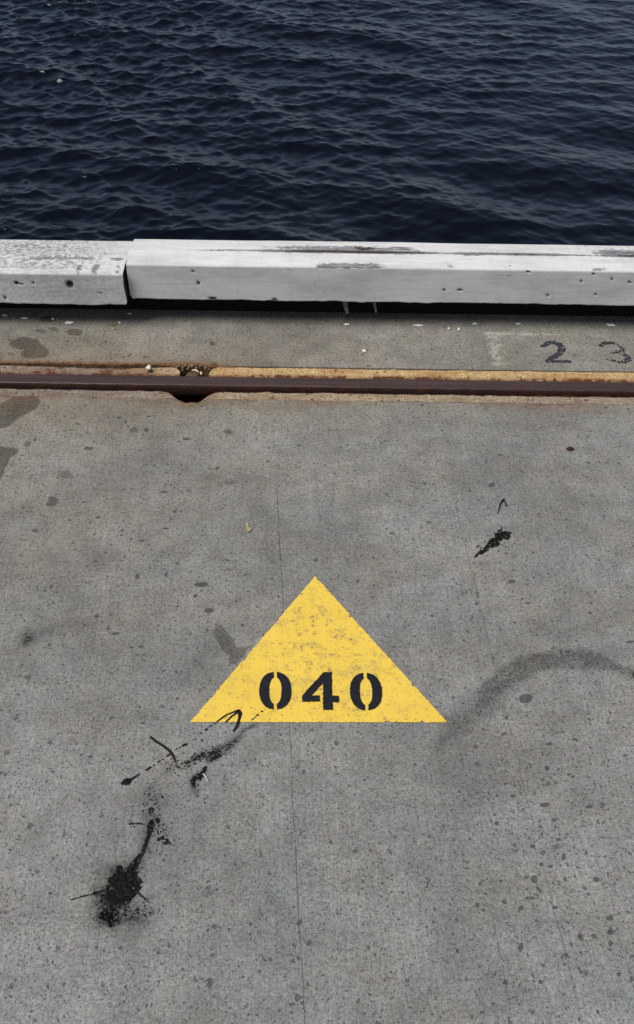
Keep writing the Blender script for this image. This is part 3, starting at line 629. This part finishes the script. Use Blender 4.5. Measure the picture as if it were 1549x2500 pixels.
for px, py, a, b in ((485, 691, .0042, .0042), (472, 662, .003, .003), (1085, 708, .003, .003), (1124, 708, .007, .003), (1420, 687, .003, .003), (1450, 669, .004, .003), (1538, 689, .004, .003), (1455, 719, .003, .003), (520, 729, .010, .003), (672, 732, .007, .003), (1338, 721, .003, .003), (1290, 663, .005, .0025), (1495, 681, .003, .0025)):
    x_, z_ = px_on_front(px, py, YB); hr.append((x_, YB, z_, a, b))
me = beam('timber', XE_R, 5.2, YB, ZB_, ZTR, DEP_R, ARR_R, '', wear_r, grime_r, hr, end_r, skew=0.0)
kr = empty('kerb_beam', (XE_R, YB, 0)); tag(kr, 'long white timber kerb beam right of the gap, with a line of peeled grey paint on top', 'kerb beam', 'white kerb beams along the wharf edge')
o = bpy.data.objects.new('timber', me); C.objects.link(o); under(o, kr)

YL = P(150, 744, ZB_-.008)[1]; ZBL = ZB_-.008
ZTL = z_at(150, 667, YL)
d_ = FWD+RGT*(150-774.5)/2700.0+UPV*(1250-582)/2700.0; DEP_L = d_[1]*(ZTL+.013-EYE)/d_[2]-YL
ARR_L = DEP_L*.50
XE_L = px_on_front(302.5, 705, YL)[0]
def wear_l(u, y, z):
    X_ = lambda px: P(px, 640, ZTL+.01)[0]
    a = np.exp(-((y-ARR_L*.75)/.010)**2)*(.42*bumpy(u, X_(98), .035)+.36*bumpy(u, X_(155), .025)+.42*bumpy(u, X_(208), .03)+.40*bumpy(u, X_(282), .02)+.22)
    b = np.exp(-((y-ARR_L*1.4)/.02)**2)*(.20+.22*bumpy(u, X_(60), .1))
    c = np.exp(-((z-(ZTL-ZBL)-.002)/.006)**2)*(.5*bumpy(u, X_(196), .014)+.55*bumpy(u, X_(236), .014)+.5*bumpy(u, X_(290), .008))
    return np.maximum(np.maximum(a, b), c)
def grime_l(u, y, z): return np.where(y > .02, .85*smooth(XE_L, XE_L-.16, u)+.25, .45)
def end_l(u, y, z, x0, x1):
    k = np.clip(1-(x1-u)/.05, 0, 1)
    H_ = ZTL-ZBL
    off = .0065*smooth(-.01, DEP_L*.9, y)+.0045*smooth(H_*.7, 0, z)-.006*smooth(.012, 0, z)
    return u+k*(off+.002*fbm(y*50, z*50, 2))
hl_ = []
for px, py, a, b in ((41, 691, .0055, .005), (82, 690, .003, .003), (171, 694, .009, .010), (13, 727, .003, .005), (52, 694, .006, .002)):
    x_, z_ = px_on_front(px, py, YL); hl_.append((x_, YL, z_, a, b))
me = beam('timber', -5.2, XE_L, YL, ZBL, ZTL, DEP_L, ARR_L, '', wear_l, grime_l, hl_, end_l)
kl = empty('kerb_beam', (XE_L, YL, 0)); tag(kl, 'scuffed white timber kerb beam left of the gap, dirtier and slightly lower', 'kerb beam', 'white kerb beams along the wharf edge')
o = bpy.data.objects.new('timber', me); C.objects.link(o); under(o, kl)
def box_mesh(name, x0, x1, y0, y1, z0, z1, mat, bev=.004):
    bm = bmesh.new(); bmesh.ops.create_cube(bm, size=1)
    for v in bm.verts: v.co = Vector((x0+(x1-x0)*(v.co.x+.5), y0+(y1-y0)*(v.co.y+.5), z0+(z1-z0)*(v.co.z+.5)))
    bmesh.ops.bevel(bm, geom=bm.edges[:], offset=bev, segments=1, affect='EDGES')
    me = bpy.data.meshes.new(name); bm.to_mesh(me); bm.free(); me.materials.append(mat); o = bpy.data.objects.new(name, me); C.objects.link(o); return o
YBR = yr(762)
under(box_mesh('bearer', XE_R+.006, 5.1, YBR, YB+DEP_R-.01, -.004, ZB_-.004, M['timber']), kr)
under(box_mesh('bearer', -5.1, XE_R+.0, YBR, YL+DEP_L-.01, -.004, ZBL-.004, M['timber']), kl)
# dusty cobweb drips under the right beam
for pts in ([(836, 734), (848, 734), (852, 764), (845, 767)], [(911, 738), (917, 738), (921, 763), (917, 763)]):
    V = []
    for k, (px, py) in enumerate(pts):
        x_, z_ = px_on_front(px, py, YB+.02); V.append((x_, YB+.02, z_))
    V += [(x, y+.002, z) for x, y, z in V]
    me = bpy.data.meshes.new('paint_drip'); me.from_pydata(V, [], [(0, 3, 2, 1), (4, 5, 6, 7), (0, 1, 5, 4), (1, 2, 6, 5), (2, 3, 7, 6), (3, 0, 4, 7)]); me.materials.append(M['drip'])
    o = bpy.data.objects.new('paint_drip', me); C.objects.link(o); under(o, kr)
# quay wall below the coping
q = box_mesh('quay_wall', -12, 12, 2.30, Y_EDGE-.003, -5, -.24, M['quay']); tag(q, 'concrete face of the quay below the kerb', kind='structure')

# ------------------------------------------------------------------ painted marks
def ragged_outline(pts, step=.004, amp=.0006, seed=1):
    out = []; n = len(pts)
    for i in range(n):
        a, b = np.array(pts[i]), np.array(pts[(i+1) % n]); L = np.hypot(*(b-a)); k = max(1, int(L/step)); nm = np.array([-(b-a)[1], (b-a)[0]])/(L+1e-9)
        for j in range(k):
            p = a+(b-a)*j/k; q = (vn(np.array([p[0]*330.]), np.array([p[1]*330.]), seed)[0]-.5)*2*amp if j else 0; out.append(tuple(p+nm*q))
    return out
def slab_from_outline(name, outs, z0, z1, mat, attrs=None):
    V = []; F = []
    for pts in outs:
        n = len(pts); b = len(V)
        V += [(x, y, z1) for x, y in pts]+[(x, y, z0) for x, y in pts]
        tri = tessellate_polygon([[Vector((x, y, 0)) for x, y in pts]])
        for t in tri:
            a, c, d = [Vector((*pts[i], 0)) for i in t]
            f = tuple(b+i for i in t); F.append(f if (c-a).cross(d-a).z > 0 else f[::-1])
        area = sum(pts[i][0]*pts[(i+1) % n][1]-pts[(i+1) % n][0]*pts[i][1] for i in range(n))
        for i in range(n):
            j = (i+1) % n; f = (b+i, b+n+i, b+n+j, b+j); F.append(f if area > 0 else f[::-1])
    me = bpy.data.meshes.new(name); me.from_pydata(V, [], F); me.update(); me.materials.append(mat)
    o = bpy.data.objects.new(name, me); C.objects.link(o); return o
TA, TB, TC = P(770, 1408), P(465, 1764), P(1093, 1765)
tc = (TA+TB+TC)/3
tri_root = empty('painted_triangle', (tc[0], tc[1], 0)); tag(tri_root, 'solid yellow triangle painted on the deck with black stencilled 040 along its base', 'painted sign')
# the paint is a sheet of small cells so that its grime can vary
def field_sheet(name, bbox, d, fieldf, z0, zf, mat, attrf=None, parent=None, inside=0.0):
    x = np.arange(bbox[0], bbox[1], d); y = np.arange(bbox[2], bbox[3], d); X, Y = np.meshgrid(x, y)
    f = fieldf(X, Y)
    cell = (f[:-1, :-1]+f[:-1, 1:]+f[1:, 1:]+f[1:, :-1])/4 < inside
    i = np.arange(X.size).reshape(X.shape)
    F = np.stack([i[:-1, :-1], i[:-1, 1:], i[1:, 1:], i[1:, :-1]], -1)[cell]
    used, inv = np.unique(F, return_inverse=True); F = inv.reshape(-1, 4)
    # pull border corners onto the outline so that it is not stepped
    gx = np.gradient(f, d, axis=1); gy = np.gradient(f, d, axis=0); g2 = gx*gx+gy*gy+1e-9
    cnt = np.zeros(X.size, int); np.add.at(cnt, used[F.ravel()], 1); border = (cnt < 4).reshape(X.shape)
    mv = np.clip((inside-f)/g2, -d*.9, d*.9)
    X2 = np.where(border, X+np.clip(mv*gx, -d*.7, d*.7), X); Y2 = np.where(border, Y+np.clip(mv*gy, -d*.7, d*.7), Y)
    Z = z0+np.where(border, .0002, zf(X, Y, -(f-inside)))
    V = np.stack([X2, Y2, Z], -1).reshape(-1, 3)[used]
    at = {k: v.ravel()[used] for k, v in (attrf(X, Y, f) if attrf else {}).items()}
    return mesh_np(name, V, F, mat, at, parent, True)
tpts = [tuple(TB[:2]), tuple(TC[:2]), tuple(TA[:2])]
def tri_f(X, Y): return poly_field(X, Y, tpts)+(fbm(X*260, Y*260, 3, 3)-.5)*.0024+.005*np.clip(fbm(X*95, Y*95, 33, 3)-.68, 0, 1)*7
zc = P(770, 1600)
o = field_sheet('yellow_paint', (TB[0]-.01, TC[0]+.01, TB[1]-.01, TA[1]+.01), .002, tri_f, .0014, lambda X, Y, f: .0002+X*0, M['yellow'],
                lambda X, Y, f: dict(zone=np.clip(.28+1.1*np.exp(-(((X-zc[0]-.03)/.12)**2+((Y-zc[1])/.13)**2)), 0, 1), pock=X*0)); under(o, tri_root)

ZD = zmap(620, 1630, .21825)
def arc(cx, cy, rx, ry, a0, a1, n=16, p=2.25):
    out = []
    for i in range(n+1):
        a = math.radians(a0+(a1-a0)*i/n); c, s = math.cos(a), math.sin(a)
        out.append((cx+rx*math.copysign(abs(c)**(2/p), c), cy+ry*math.copysign(abs(s)**(2/p), s)))
    return out
def zero(cx, cy, W=180, Hh=209, w=70, h=150, gap=19, sh=0):
    res = []
    for sg in (-1, 1):
        oy = math.sqrt(max(0, 1-(gap/W)**2)); th = math.degrees(math.asin(min(1, gap/W*1.0)))
        def halfc(rx, ry, g):
            pts = []
            for i in range(25):
                t = -math.pi/2+math.pi*i/24; c, s = math.cos(t), math.sin(t)
                x = rx*abs(c)**(2/2.25); y = ry*math.copysign(abs(s)**(2/2.25), s)
                if x < g: x = g
                pts.append((x, y))
            return pts
        outer = halfc(W, Hh, gap); inner = halfc(w, h, gap)
        poly = outer+inner[::-1]; q = []
        for x, y in poly:
            X_, Y_ = cx+sg*x+y*sh, cy+y
            if not q or abs(q[-1][0]-X_)+abs(q[-1][1]-Y_) > .8: q.append((X_, Y_))
        res.append(q)
    return res
def digit(name, polys, z0=.0022, z1=.0029):
    outs = [ragged_outline(polyg(ZD, p), .0016, .0009, 5) for p in polys]
    o = slab_from_outline(name, outs, z0, z1, M['digit']); under(o, tri_root); return o
o = digit('stencil_digit', zero(241, 268)); o['label'] = 'black stencilled 0, the left one'
o = digit('stencil_digit', [[(780, 60), (872, 60), (876, 322), (950, 325), (953, 396), (882, 398), (884, 481), (776, 482), (776, 200), (770, 185), (648, 320), (738, 322), (736, 388), (541, 391), (543, 318)]]); o['label'] = 'black stencilled 4 in the middle'
o = digit('stencil_digit', zero(1254, 278, sh=.045)); o['label'] = 'black stencilled 0, the right one'

# small faded numerals by the kerb
def worn(X, Y, s, a=.006, sc=140): return (fbm(X*sc, Y*sc, s, 4)-.46)*a
def numeral(pts_list, label, seed, wornamt):
    st = [[(x, y, r) for x, y, r in stroke(Z2, p, .2705)] for p in pts_list]
    al = np.array([q[:2] for s_ in st for q in s_]); pad = .02
    def f(X, Y):
        d = np.full(X.shape, 9.0)
        for s_ in st: d = np.minimum(d, seg_field(X, Y, s_))
        return np.maximum(d+(fbm(X*170, Y*170, seed, 4)-.5)*.008, (fbm(X*230, Y*150, seed+3, 4)-(.70-wornamt))*.05)
    bb = (al[:, 0].min()-pad, al[:, 0].max()+pad, al[:, 1].min()-pad, al[:, 1].max()+pad)
    o = field_sheet('painted_numeral', bb, .0013, f, .0007, lambda X, Y, q: .0004+X*0, M['old']); tag(o, label, 'painted number', 'faded numerals beside the kerb'); return o
W_ = 40
numeral([[(676, 240, 22), (700, 237, 30), (735, 213, W_), (790, 209, W_), (838, 228, 46), (862, 264, 48), (838, 304, 46), (790, 338, 44), (742, 366, 40), (728, 379, 34)], [(728, 380, 34), (800, 380, 34), (925, 380, 34)]], 'faded black 2 painted by the kerb, just left of the 3', 5, .02)
numeral([[(1213, 236, 34), (1240, 214, 38), (1290, 212, 34), (1335, 216, 26), (1375, 238, 18), (1400, 262, 30), (1395, 290, 36), (1320, 302, 28)], [(1398, 304, 34), (1445, 330, 38), (1465, 360, 36), (1425, 382, 36), (1370, 382, 34), (1310, 370, 24), (1262, 363, 14)]], 'patchy worn black 3 painted by the kerb at the photo\'s right edge', 8, .07)

# ------------------------------------------------------------------ tar
def tar(name, strokes, polys, label, zm, s, cat='tar stain', rag=.004, ragsc=150, thick=.0025, base=.0006, hole=.0, d=.0012, seed=1, zfun=None, parent=None, group='black tar marks on the deck', name_obj=None):
    st = [[(x, y, q*1.25+.0003) for x, y, q in stroke(zm, p, s)] for p in strokes]; pg = [polyg(zm, p) for p in polys]
    al = np.array([q[:2] for s_ in st for q in s_]+[q for p in pg for q in p]); pad = .014
    def f(X, Y):
        dd = np.full(X.shape, 9.0)
        for s_ in st: dd = np.minimum(dd, seg_field(X, Y, s_)+(fbm(X*ragsc, Y*ragsc, seed, 3)-.5)*rag*.45)
        for p in pg: dd = np.minimum(dd, poly_field(X, Y, p)-(.0015 if hole else 0)+(fbm(X*ragsc, Y*ragsc, seed+2, 4)-.5)*rag*2)
        if hole: dd = np.maximum(dd, (fbm(X*240, Y*240, seed+5, 3)-(1-hole))*.02)
        return dd
    def zf(X, Y, q): return thick*np.clip(q/.008, 0, 1)**.6*(.35+1.1*fbm(X*220, Y*220, seed+7, 4))+(zfun(X, Y) if zfun else 0)
    bb = (al[:, 0].min()-pad, al[:, 0].max()+pad, al[:, 1].min()-pad, al[:, 1].max()+pad)
    o = field_sheet(name, bb, d, f, base, zf, M['tar'], lambda X, Y, q: dict(thin=np.clip(1+q/.006, 0, 1)))
    if not parent: tag(o, label, cat, group, 'stuff' if 'dotted' in label or 'specks' in label or 'crumbs' in label else None)
    return o
tar('tar_splat', [[(395, 1080, 44), (440, 1012, 24), (475, 960, 15), (500, 890, 13), (515, 840, 16), (524, 800, 24), (528, 775, 18)], [(505, 790, 10), (450, 783, 6), (395, 786, 6), (425, 770, 5)],
                  [(250, 1190, 8), (212, 1203, 9), (185, 1212, 18), (160, 1220, 7), (110, 1230, 5), (60, 1245, 4), (20, 1255, 3)], [(435, 1200, 12), (480, 1240, 8), (515, 1270, 5)], [(445, 1020, 7), (480, 965, 6)]],
    [[(315, 1048), (347, 1052), (368, 1085), (395, 1062), (440, 1085), (450, 1125), (463, 1150), (455, 1190), (428, 1222), (398, 1258), (360, 1282), (320, 1285), (290, 1310), (262, 1290), (236, 1262), (242, 1220), (245, 1180), (262, 1150), (268, 1120), (290, 1100), (305, 1075)]],
    'largest black tar splat with a long thin tail, near the bottom left', Z4, .397, thick=.003, seed=4, rag=.0075, ragsc=170, hole=.27)
tar('tar_speck', [], [[(568, 892), (600, 852), (622, 870), (646, 906), (600, 903)]], 'small triangular tar fleck right of the splat tail', Z4, .397, seed=6, hole=.42)
tar('tar_speck', [[(565, 762, 18), (570, 775, 12)], [(600, 790, 9)], [(528, 700, 22), (522, 712, 14)]], [], 'loose tar crumbs just above the tail of the large splat', Z4, .397, seed=8, hole=.4)
tar('tar_drip', [[(525, 252, 9), (560, 280, 10), (600, 305, 10), (640, 335, 9), (665, 370, 9), (678, 405, 5)]], [], 'thin curved tar drip pointing up left below the triangle', Z4, .397, seed=9, rag=.002, thick=.0015)
dots = [(400, 515, 9), (428, 498, 8), (455, 480, 5)]
tar('tar_drip', [dots, [(355, 535, 16), (380, 526, 32), (398, 518, 14)], [(500, 455, 9), (522, 438, 9)], [(545, 425, 7)], [(570, 405, 6), (582, 398, 5)], [(600, 390, 6)], [(625, 370, 6), (655, 348, 8)], [(685, 325, 6)], [(705, 312, 6)], [(722, 304, 9), (742, 296, 10)], [(800, 265, 5)], [(840, 272, 7)], [(862, 206, 7)]], [],
    'dotted line of tar drips ending in a round blob at its lower left', Z4, .397, seed=10, rag=.002, thick=.0015)
tar('tar_streak', [[(740, 420, 9), (775, 398, 12), (800, 388, 13), (828, 365, 15), (868, 338, 8)], [(755, 435, 10), (762, 428, 7)], [(735, 410, 4), (770, 388, 5), (800, 352, 5)]], [], 'ragged tar streak left of the brown smear below the triangle', Z4, .397, seed=12, hole=.40, thick=.0015)
tar('tar_streak', [[(880, 348, 9), (915, 352, 15), (950, 338, 12)], [(895, 400, 9), (925, 375, 15), (950, 350, 9)], [(885, 375, 6), (905, 360, 6)]], [], 'tar at the blunt end of the brown smear below the triangle', Z4, .397, seed=14, hole=.42, thick=.0015)
tar('tar_blob', [[(860, 438, 12), (852, 462, 15), (835, 485, 20), (812, 500, 34), (800, 525, 38), (795, 548, 22)]], [], 'short brownish tar blob below the smear, next to a white thread', Z4, .397, seed=15, hole=.40, thick=.002)
tar('tar_mark', [[(355, 320, 10), (420, 272, 12), (480, 232, 13), (560, 202, 14), (620, 190, 32), (640, 222, 30), (632, 275, 20), (612, 340, 20), (590, 390, 18), (556, 435, 10)], [(600, 215, 14), (540, 250, 13), (492, 298, 13), (462, 325, 9)], [(322, 340, 12)], [(225, 410, 13), (215, 420, 8)], [(150, 458, 12)], [(167, 548, 15)], [(250, 385, 6), (290, 362, 6)]], [],
    'hooked tar mark crossing the bottom left edge of the yellow triangle', ZT, .1984, seed=16, rag=.0015, thick=.0012, base=.0020)
tar('tar_mark', [[(782, 300, 7), (800, 285, 9)], [(815, 270, 9), (825, 262, 7)], [(845, 245, 13), (862, 232, 9)], [(882, 215, 7)], [(905, 192, 14), (915, 198, 10)]], [], 'faint row of tar specks on the yellow below the left zero', ZT, .1984, seed=17, rag=.0015, thick=.001, base=.0020, hole=.3)
tar('tar_smear', [[(150, 1370, 26), (160, 1355, 20)], [(190, 1337, 24)], [(240, 1395, 26)], [(265, 1292, 12)], [(340, 1240, 18)], [(735, 935, 10), (780, 890, 10)]],
    [[(100, 1610), (130, 1560), (210, 1480), (290, 1420), (370, 1350), (430, 1270), (470, 1190), (560, 1150), (600, 1110), (590, 1030), (620, 1040), (650, 980), (700, 950), (735, 935), (735, 1000), (760, 1050), (800, 1000), (860, 985), (910, 980), (930, 1040), (975, 1010), (950, 1080), (940, 1140), (890, 1180), (800, 1160), (750, 1200), (690, 1230), (690, 1300), (650, 1340), (560, 1360), (450, 1420), (350, 1490), (250, 1540), (180, 1540), (120, 1612)]],
    'crusty black tar smear tapering to lower left, upper right of the triangle', ZR, .0992, seed=20, rag=.0022, hole=.30, thick=.002, d=.0011)
tar('tar_drip', [[(660, 550, 9), (700, 420, 14), (715, 340, 22), (750, 270, 26), (805, 212, 44)], [(820, 245, 14), (850, 292, 20), (885, 362, 20)]], [], 'small forked tar drip above the crusty smear', ZR, .0992, seed=21, rag=.0008, thick=.0015, d=.0010)

# crumbs of tar thrown along the line from the splat to the triangle
def crumbs():
    V = []; F = []; rr = random.Random(3)
    for cx, cy, sx, sy, n in ((530, 650, 60, 90, 60), (600, 860, 45, 70, 34), (700, 430, 90, 45, 46), (420, 1330, 110, 50, 40), (560, 800, 35, 50, 26), (800, 380, 70, 40, 26), (270, 1330, 80, 90, 60), (900, 330, 60, 40, 14)):
        for _ in range(n):
            x_, y_ = Z4(rr.gauss(cx, sx*.55), rr.gauss(cy, sy*.55)); p = P(x_, y_); s_ = rr.choice((.0006, .0009, .0012, .0018)); b = len(V); a0 = rr.random()*6
            for k in range(5): V.append((p[0]+s_*rr.uniform(.6, 1.3)*math.cos(a0+k*1.257), p[1]+s_*rr.uniform(.6, 1.3)*math.sin(a0+k*1.257), .0006))
            V.append((p[0], p[1], .0018)); F += [(b+k, b+(k+1) % 5, b+5) for k in range(5)]
    me = bpy.data.meshes.new('tar_crumbs'); me.from_pydata(V, [], F); me.materials.append(M['tar']); o = bpy.data.objects.new('tar_crumbs', me); C.objects.link(o)
    tag(o, 'fine black tar crumbs scattered from the large splat up towards the triangle', kind='stuff')
crumbs()
# ------------------------------------------------------------------ loose bits
def chip(px, py, rx, ry, label, seed, z=.0012, mat=None, name='paint_flake', cat='paint flake', group='white paint flakes below the kerb'):
    return pebble(name, px, py, rx, ry, .0022, mat or M['flake'], label, cat, z=z, seed=seed, group=group)
K = zmap(775, 550, .512)
for i, (p, rx, ry, lab) in enumerate([
    (Z8(45, 112), 7, 5, 'white paint flake by the kerb at the far left edge'), (Z8(230, 139), 10, 4, 'long white flake between the far left edge and the dark round stain'),
    (Z8(490, 146), 4, 5, 'white flake lying on the darkest round stain by the left beam'), (Z8(1108, 180), 3.2, 5, 'tiny round white chip beside the brown leaf below the beam gap'),
    (Z8(1195, 98), 7, 3, 'grey flake right below the gap between the beams'),
    (K(140, 472), 8, 4, 'white flake under the kerb right below the hanging drip'), (K(480, 478), 12, 4, 'longest white flake under the middle of the right beam'),
    (K(750, 470), 6, 3, 'short white flake right of the longest one'), (K(960, 470), 6, 3, 'short white flake above and left of the faded 2'),
    (K(675, 495), 3.5, 5, 'round white chip just right of the longest flake'), (K(1400, 476), 10, 5, 'crooked white flake above the faded 3'),
    (K(225, 598), 5, 5, 'pinkish white chip alone midway between kerb and rail'), (K(628, 493), 2.5, 4, 'tiniest white chip right of the longest flake')]):
    chip(p[0], p[1], rx, ry*1.1, lab, 40+i)
chip(*Z8(640, 180), 10, 7, 'cream curled flake right of the dark round stain', 70, mat=M['flake'])
chip(*Z8(1038, 203), 10, 5, 'small yellow-brown dry leaf on the strip below the beam gap', 71, mat=M['leaf'], name='dry_leaf', cat='leaf', group=None)
pg = polyg(ZB, [(1298, 712), (1308, 704), (1313, 722), (1311, 733), (1328, 738), (1326, 748), (1312, 757), (1300, 752), (1307, 744), (1298, 736)])
o = slab_from_outline('dried_flake', [pg], .0008, .0026, M['ochre']); tag(o, 'ochre hourglass-shaped dried flake on the deck above the triangle', 'flake')
def tube(name, pts, rad, mat):
    V = []; F = []; n = 6; k = len(pts)
    for i, p in enumerate(pts):
        p = Vector(p); t = (Vector(pts[min(i+1, k-1)])-Vector(pts[max(i-1, 0)])).normalized(); a = t.cross(Vector((0, 0, 1))).normalized(); b = a.cross(t)
        r = rad[i] if isinstance(rad, (list, tuple)) else rad
        for j in range(n):
            q = 2*math.pi*j/n; V.append(p+a*r*math.cos(q)+b*r*math.sin(q))
    for i in range(k-1):
        for j in range(n): F.append((i*n+j, i*n+(j+1) % n, i*n+n+(j+1) % n, i*n+n+j))
    me = bpy.data.meshes.new(name); me.from_pydata(V, [], F); me.update(); me.materials.append(mat); o = bpy.data.objects.new(name, me); C.objects.link(o); return o
o = tube('white_thread', [tuple(P(*Z4(x, y), .0015+.001*i)) for i, (x, y) in enumerate([(848, 478), (858, 487), (866, 499), (871, 512), (873, 522)])], .0007, M['shell']); tag(o, 'tiny curved white thread beside the brownish tar blob', 'thread')
KR = zmap(400, 570, .397); zt2 = ZTR+.018
tw = empty('dry_twig', tuple(P(*KR(1230, 85), zt2))); tag(tw, 'brown forked dry twig lying on top of the right kerb beam', 'twig')
for nm, pts, r in (('stem', [(1170, 76), (1190, 86), (1215, 93), (1250, 92), (1295, 88)], [.0012, .002, .0022, .0018, .001]), ('side_shoot', [(1192, 86), (1208, 80), (1225, 78)], [.0012, .001, .0008]), ('side_shoot', [(1246, 92), (1262, 84), (1272, 86)], [.0012, .001, .0008])):
    o = tube(nm, [tuple(P(*KR(x, y), zt2)) for x, y in pts], r, M['bark']); under(o, tw)

# ------------------------------------------------------------------ harbour water: wind chop as real waves
WL = -2.35
x = np.arange(-6.6, 6.6, .0185); y = np.arange(5.8, 19.0, .0185); X, Y = np.meshgrid(x, y)
Xd = X.copy().astype(np.float32); Yd = Y.astype(np.float32).copy(); Zd = np.zeros(X.shape, np.float32); Xf = X.astype(np.float32); Yf = Y.astype(np.float32)
wr = np.random.default_rng(5)
gust = np.clip(.98-.19*Xf+.02*(Yf-10)+(fbm(Xf*.4, Yf*.3, 9, 3)-.5)*.9, .60, 1.7).astype(np.float32)
fade = (smooth(-6.55, -5.6, X)*smooth(6.55, 5.6, X)*smooth(5.8, 6.6, Y)*smooth(18.9, 17.6, Y)).astype(np.float32)
for i in range(95):
    lam = .085*(1.5/.085)**(wr.random()**1.1); k = 2*math.pi/lam
    th = wr.normal(math.radians(248), math.radians(34 if lam < .8 else 24)); kx, ky = k*math.cos(th), k*math.sin(th)
    amp = .0048*lam**1.05*(.5+wr.random())*(1.0 if lam < .45 else .65); ph = wr.random()*6.283
    a = (kx*Xf+ky*Yf+ph).astype(np.float32); s, c = np.sin(a), np.cos(a)
    g = gust if lam < 1 else 1.0
    Zd += amp*c*g; qf = .9; Xd -= qf*amp*math.cos(th)*s*g*fade; Yd -= qf*amp*math.sin(th)*s*g*fade
Zd *= fade
wt = mesh_np('water', np.stack([Xd, Yd, Zd+WL], -1).reshape(-1, 3), gridF(*X.shape), M['water'], smooth=True)
tag(wt, 'dark blue rippled harbour water beyond the kerb', kind='structure')
# the rest of the harbour, same level, round the finely built stretch
xa_, xb_, ya_, yb2 = x[0], x[-1], y[0], y[-1]; R_ = 1500
V = [(-R_, 2.9, WL), (R_, 2.9, WL), (R_, R_, WL), (-R_, R_, WL), (xa_, ya_, WL), (xb_, ya_, WL), (xb_, yb2, WL), (xa_, yb2, WL)]
o = mesh_np('water_beyond', V, [(0, 1, 5, 4), (1, 2, 6, 5), (2, 3, 7, 6), (3, 0, 4, 7)], M['water']); tag(o, 'open harbour water further out', kind='structure')
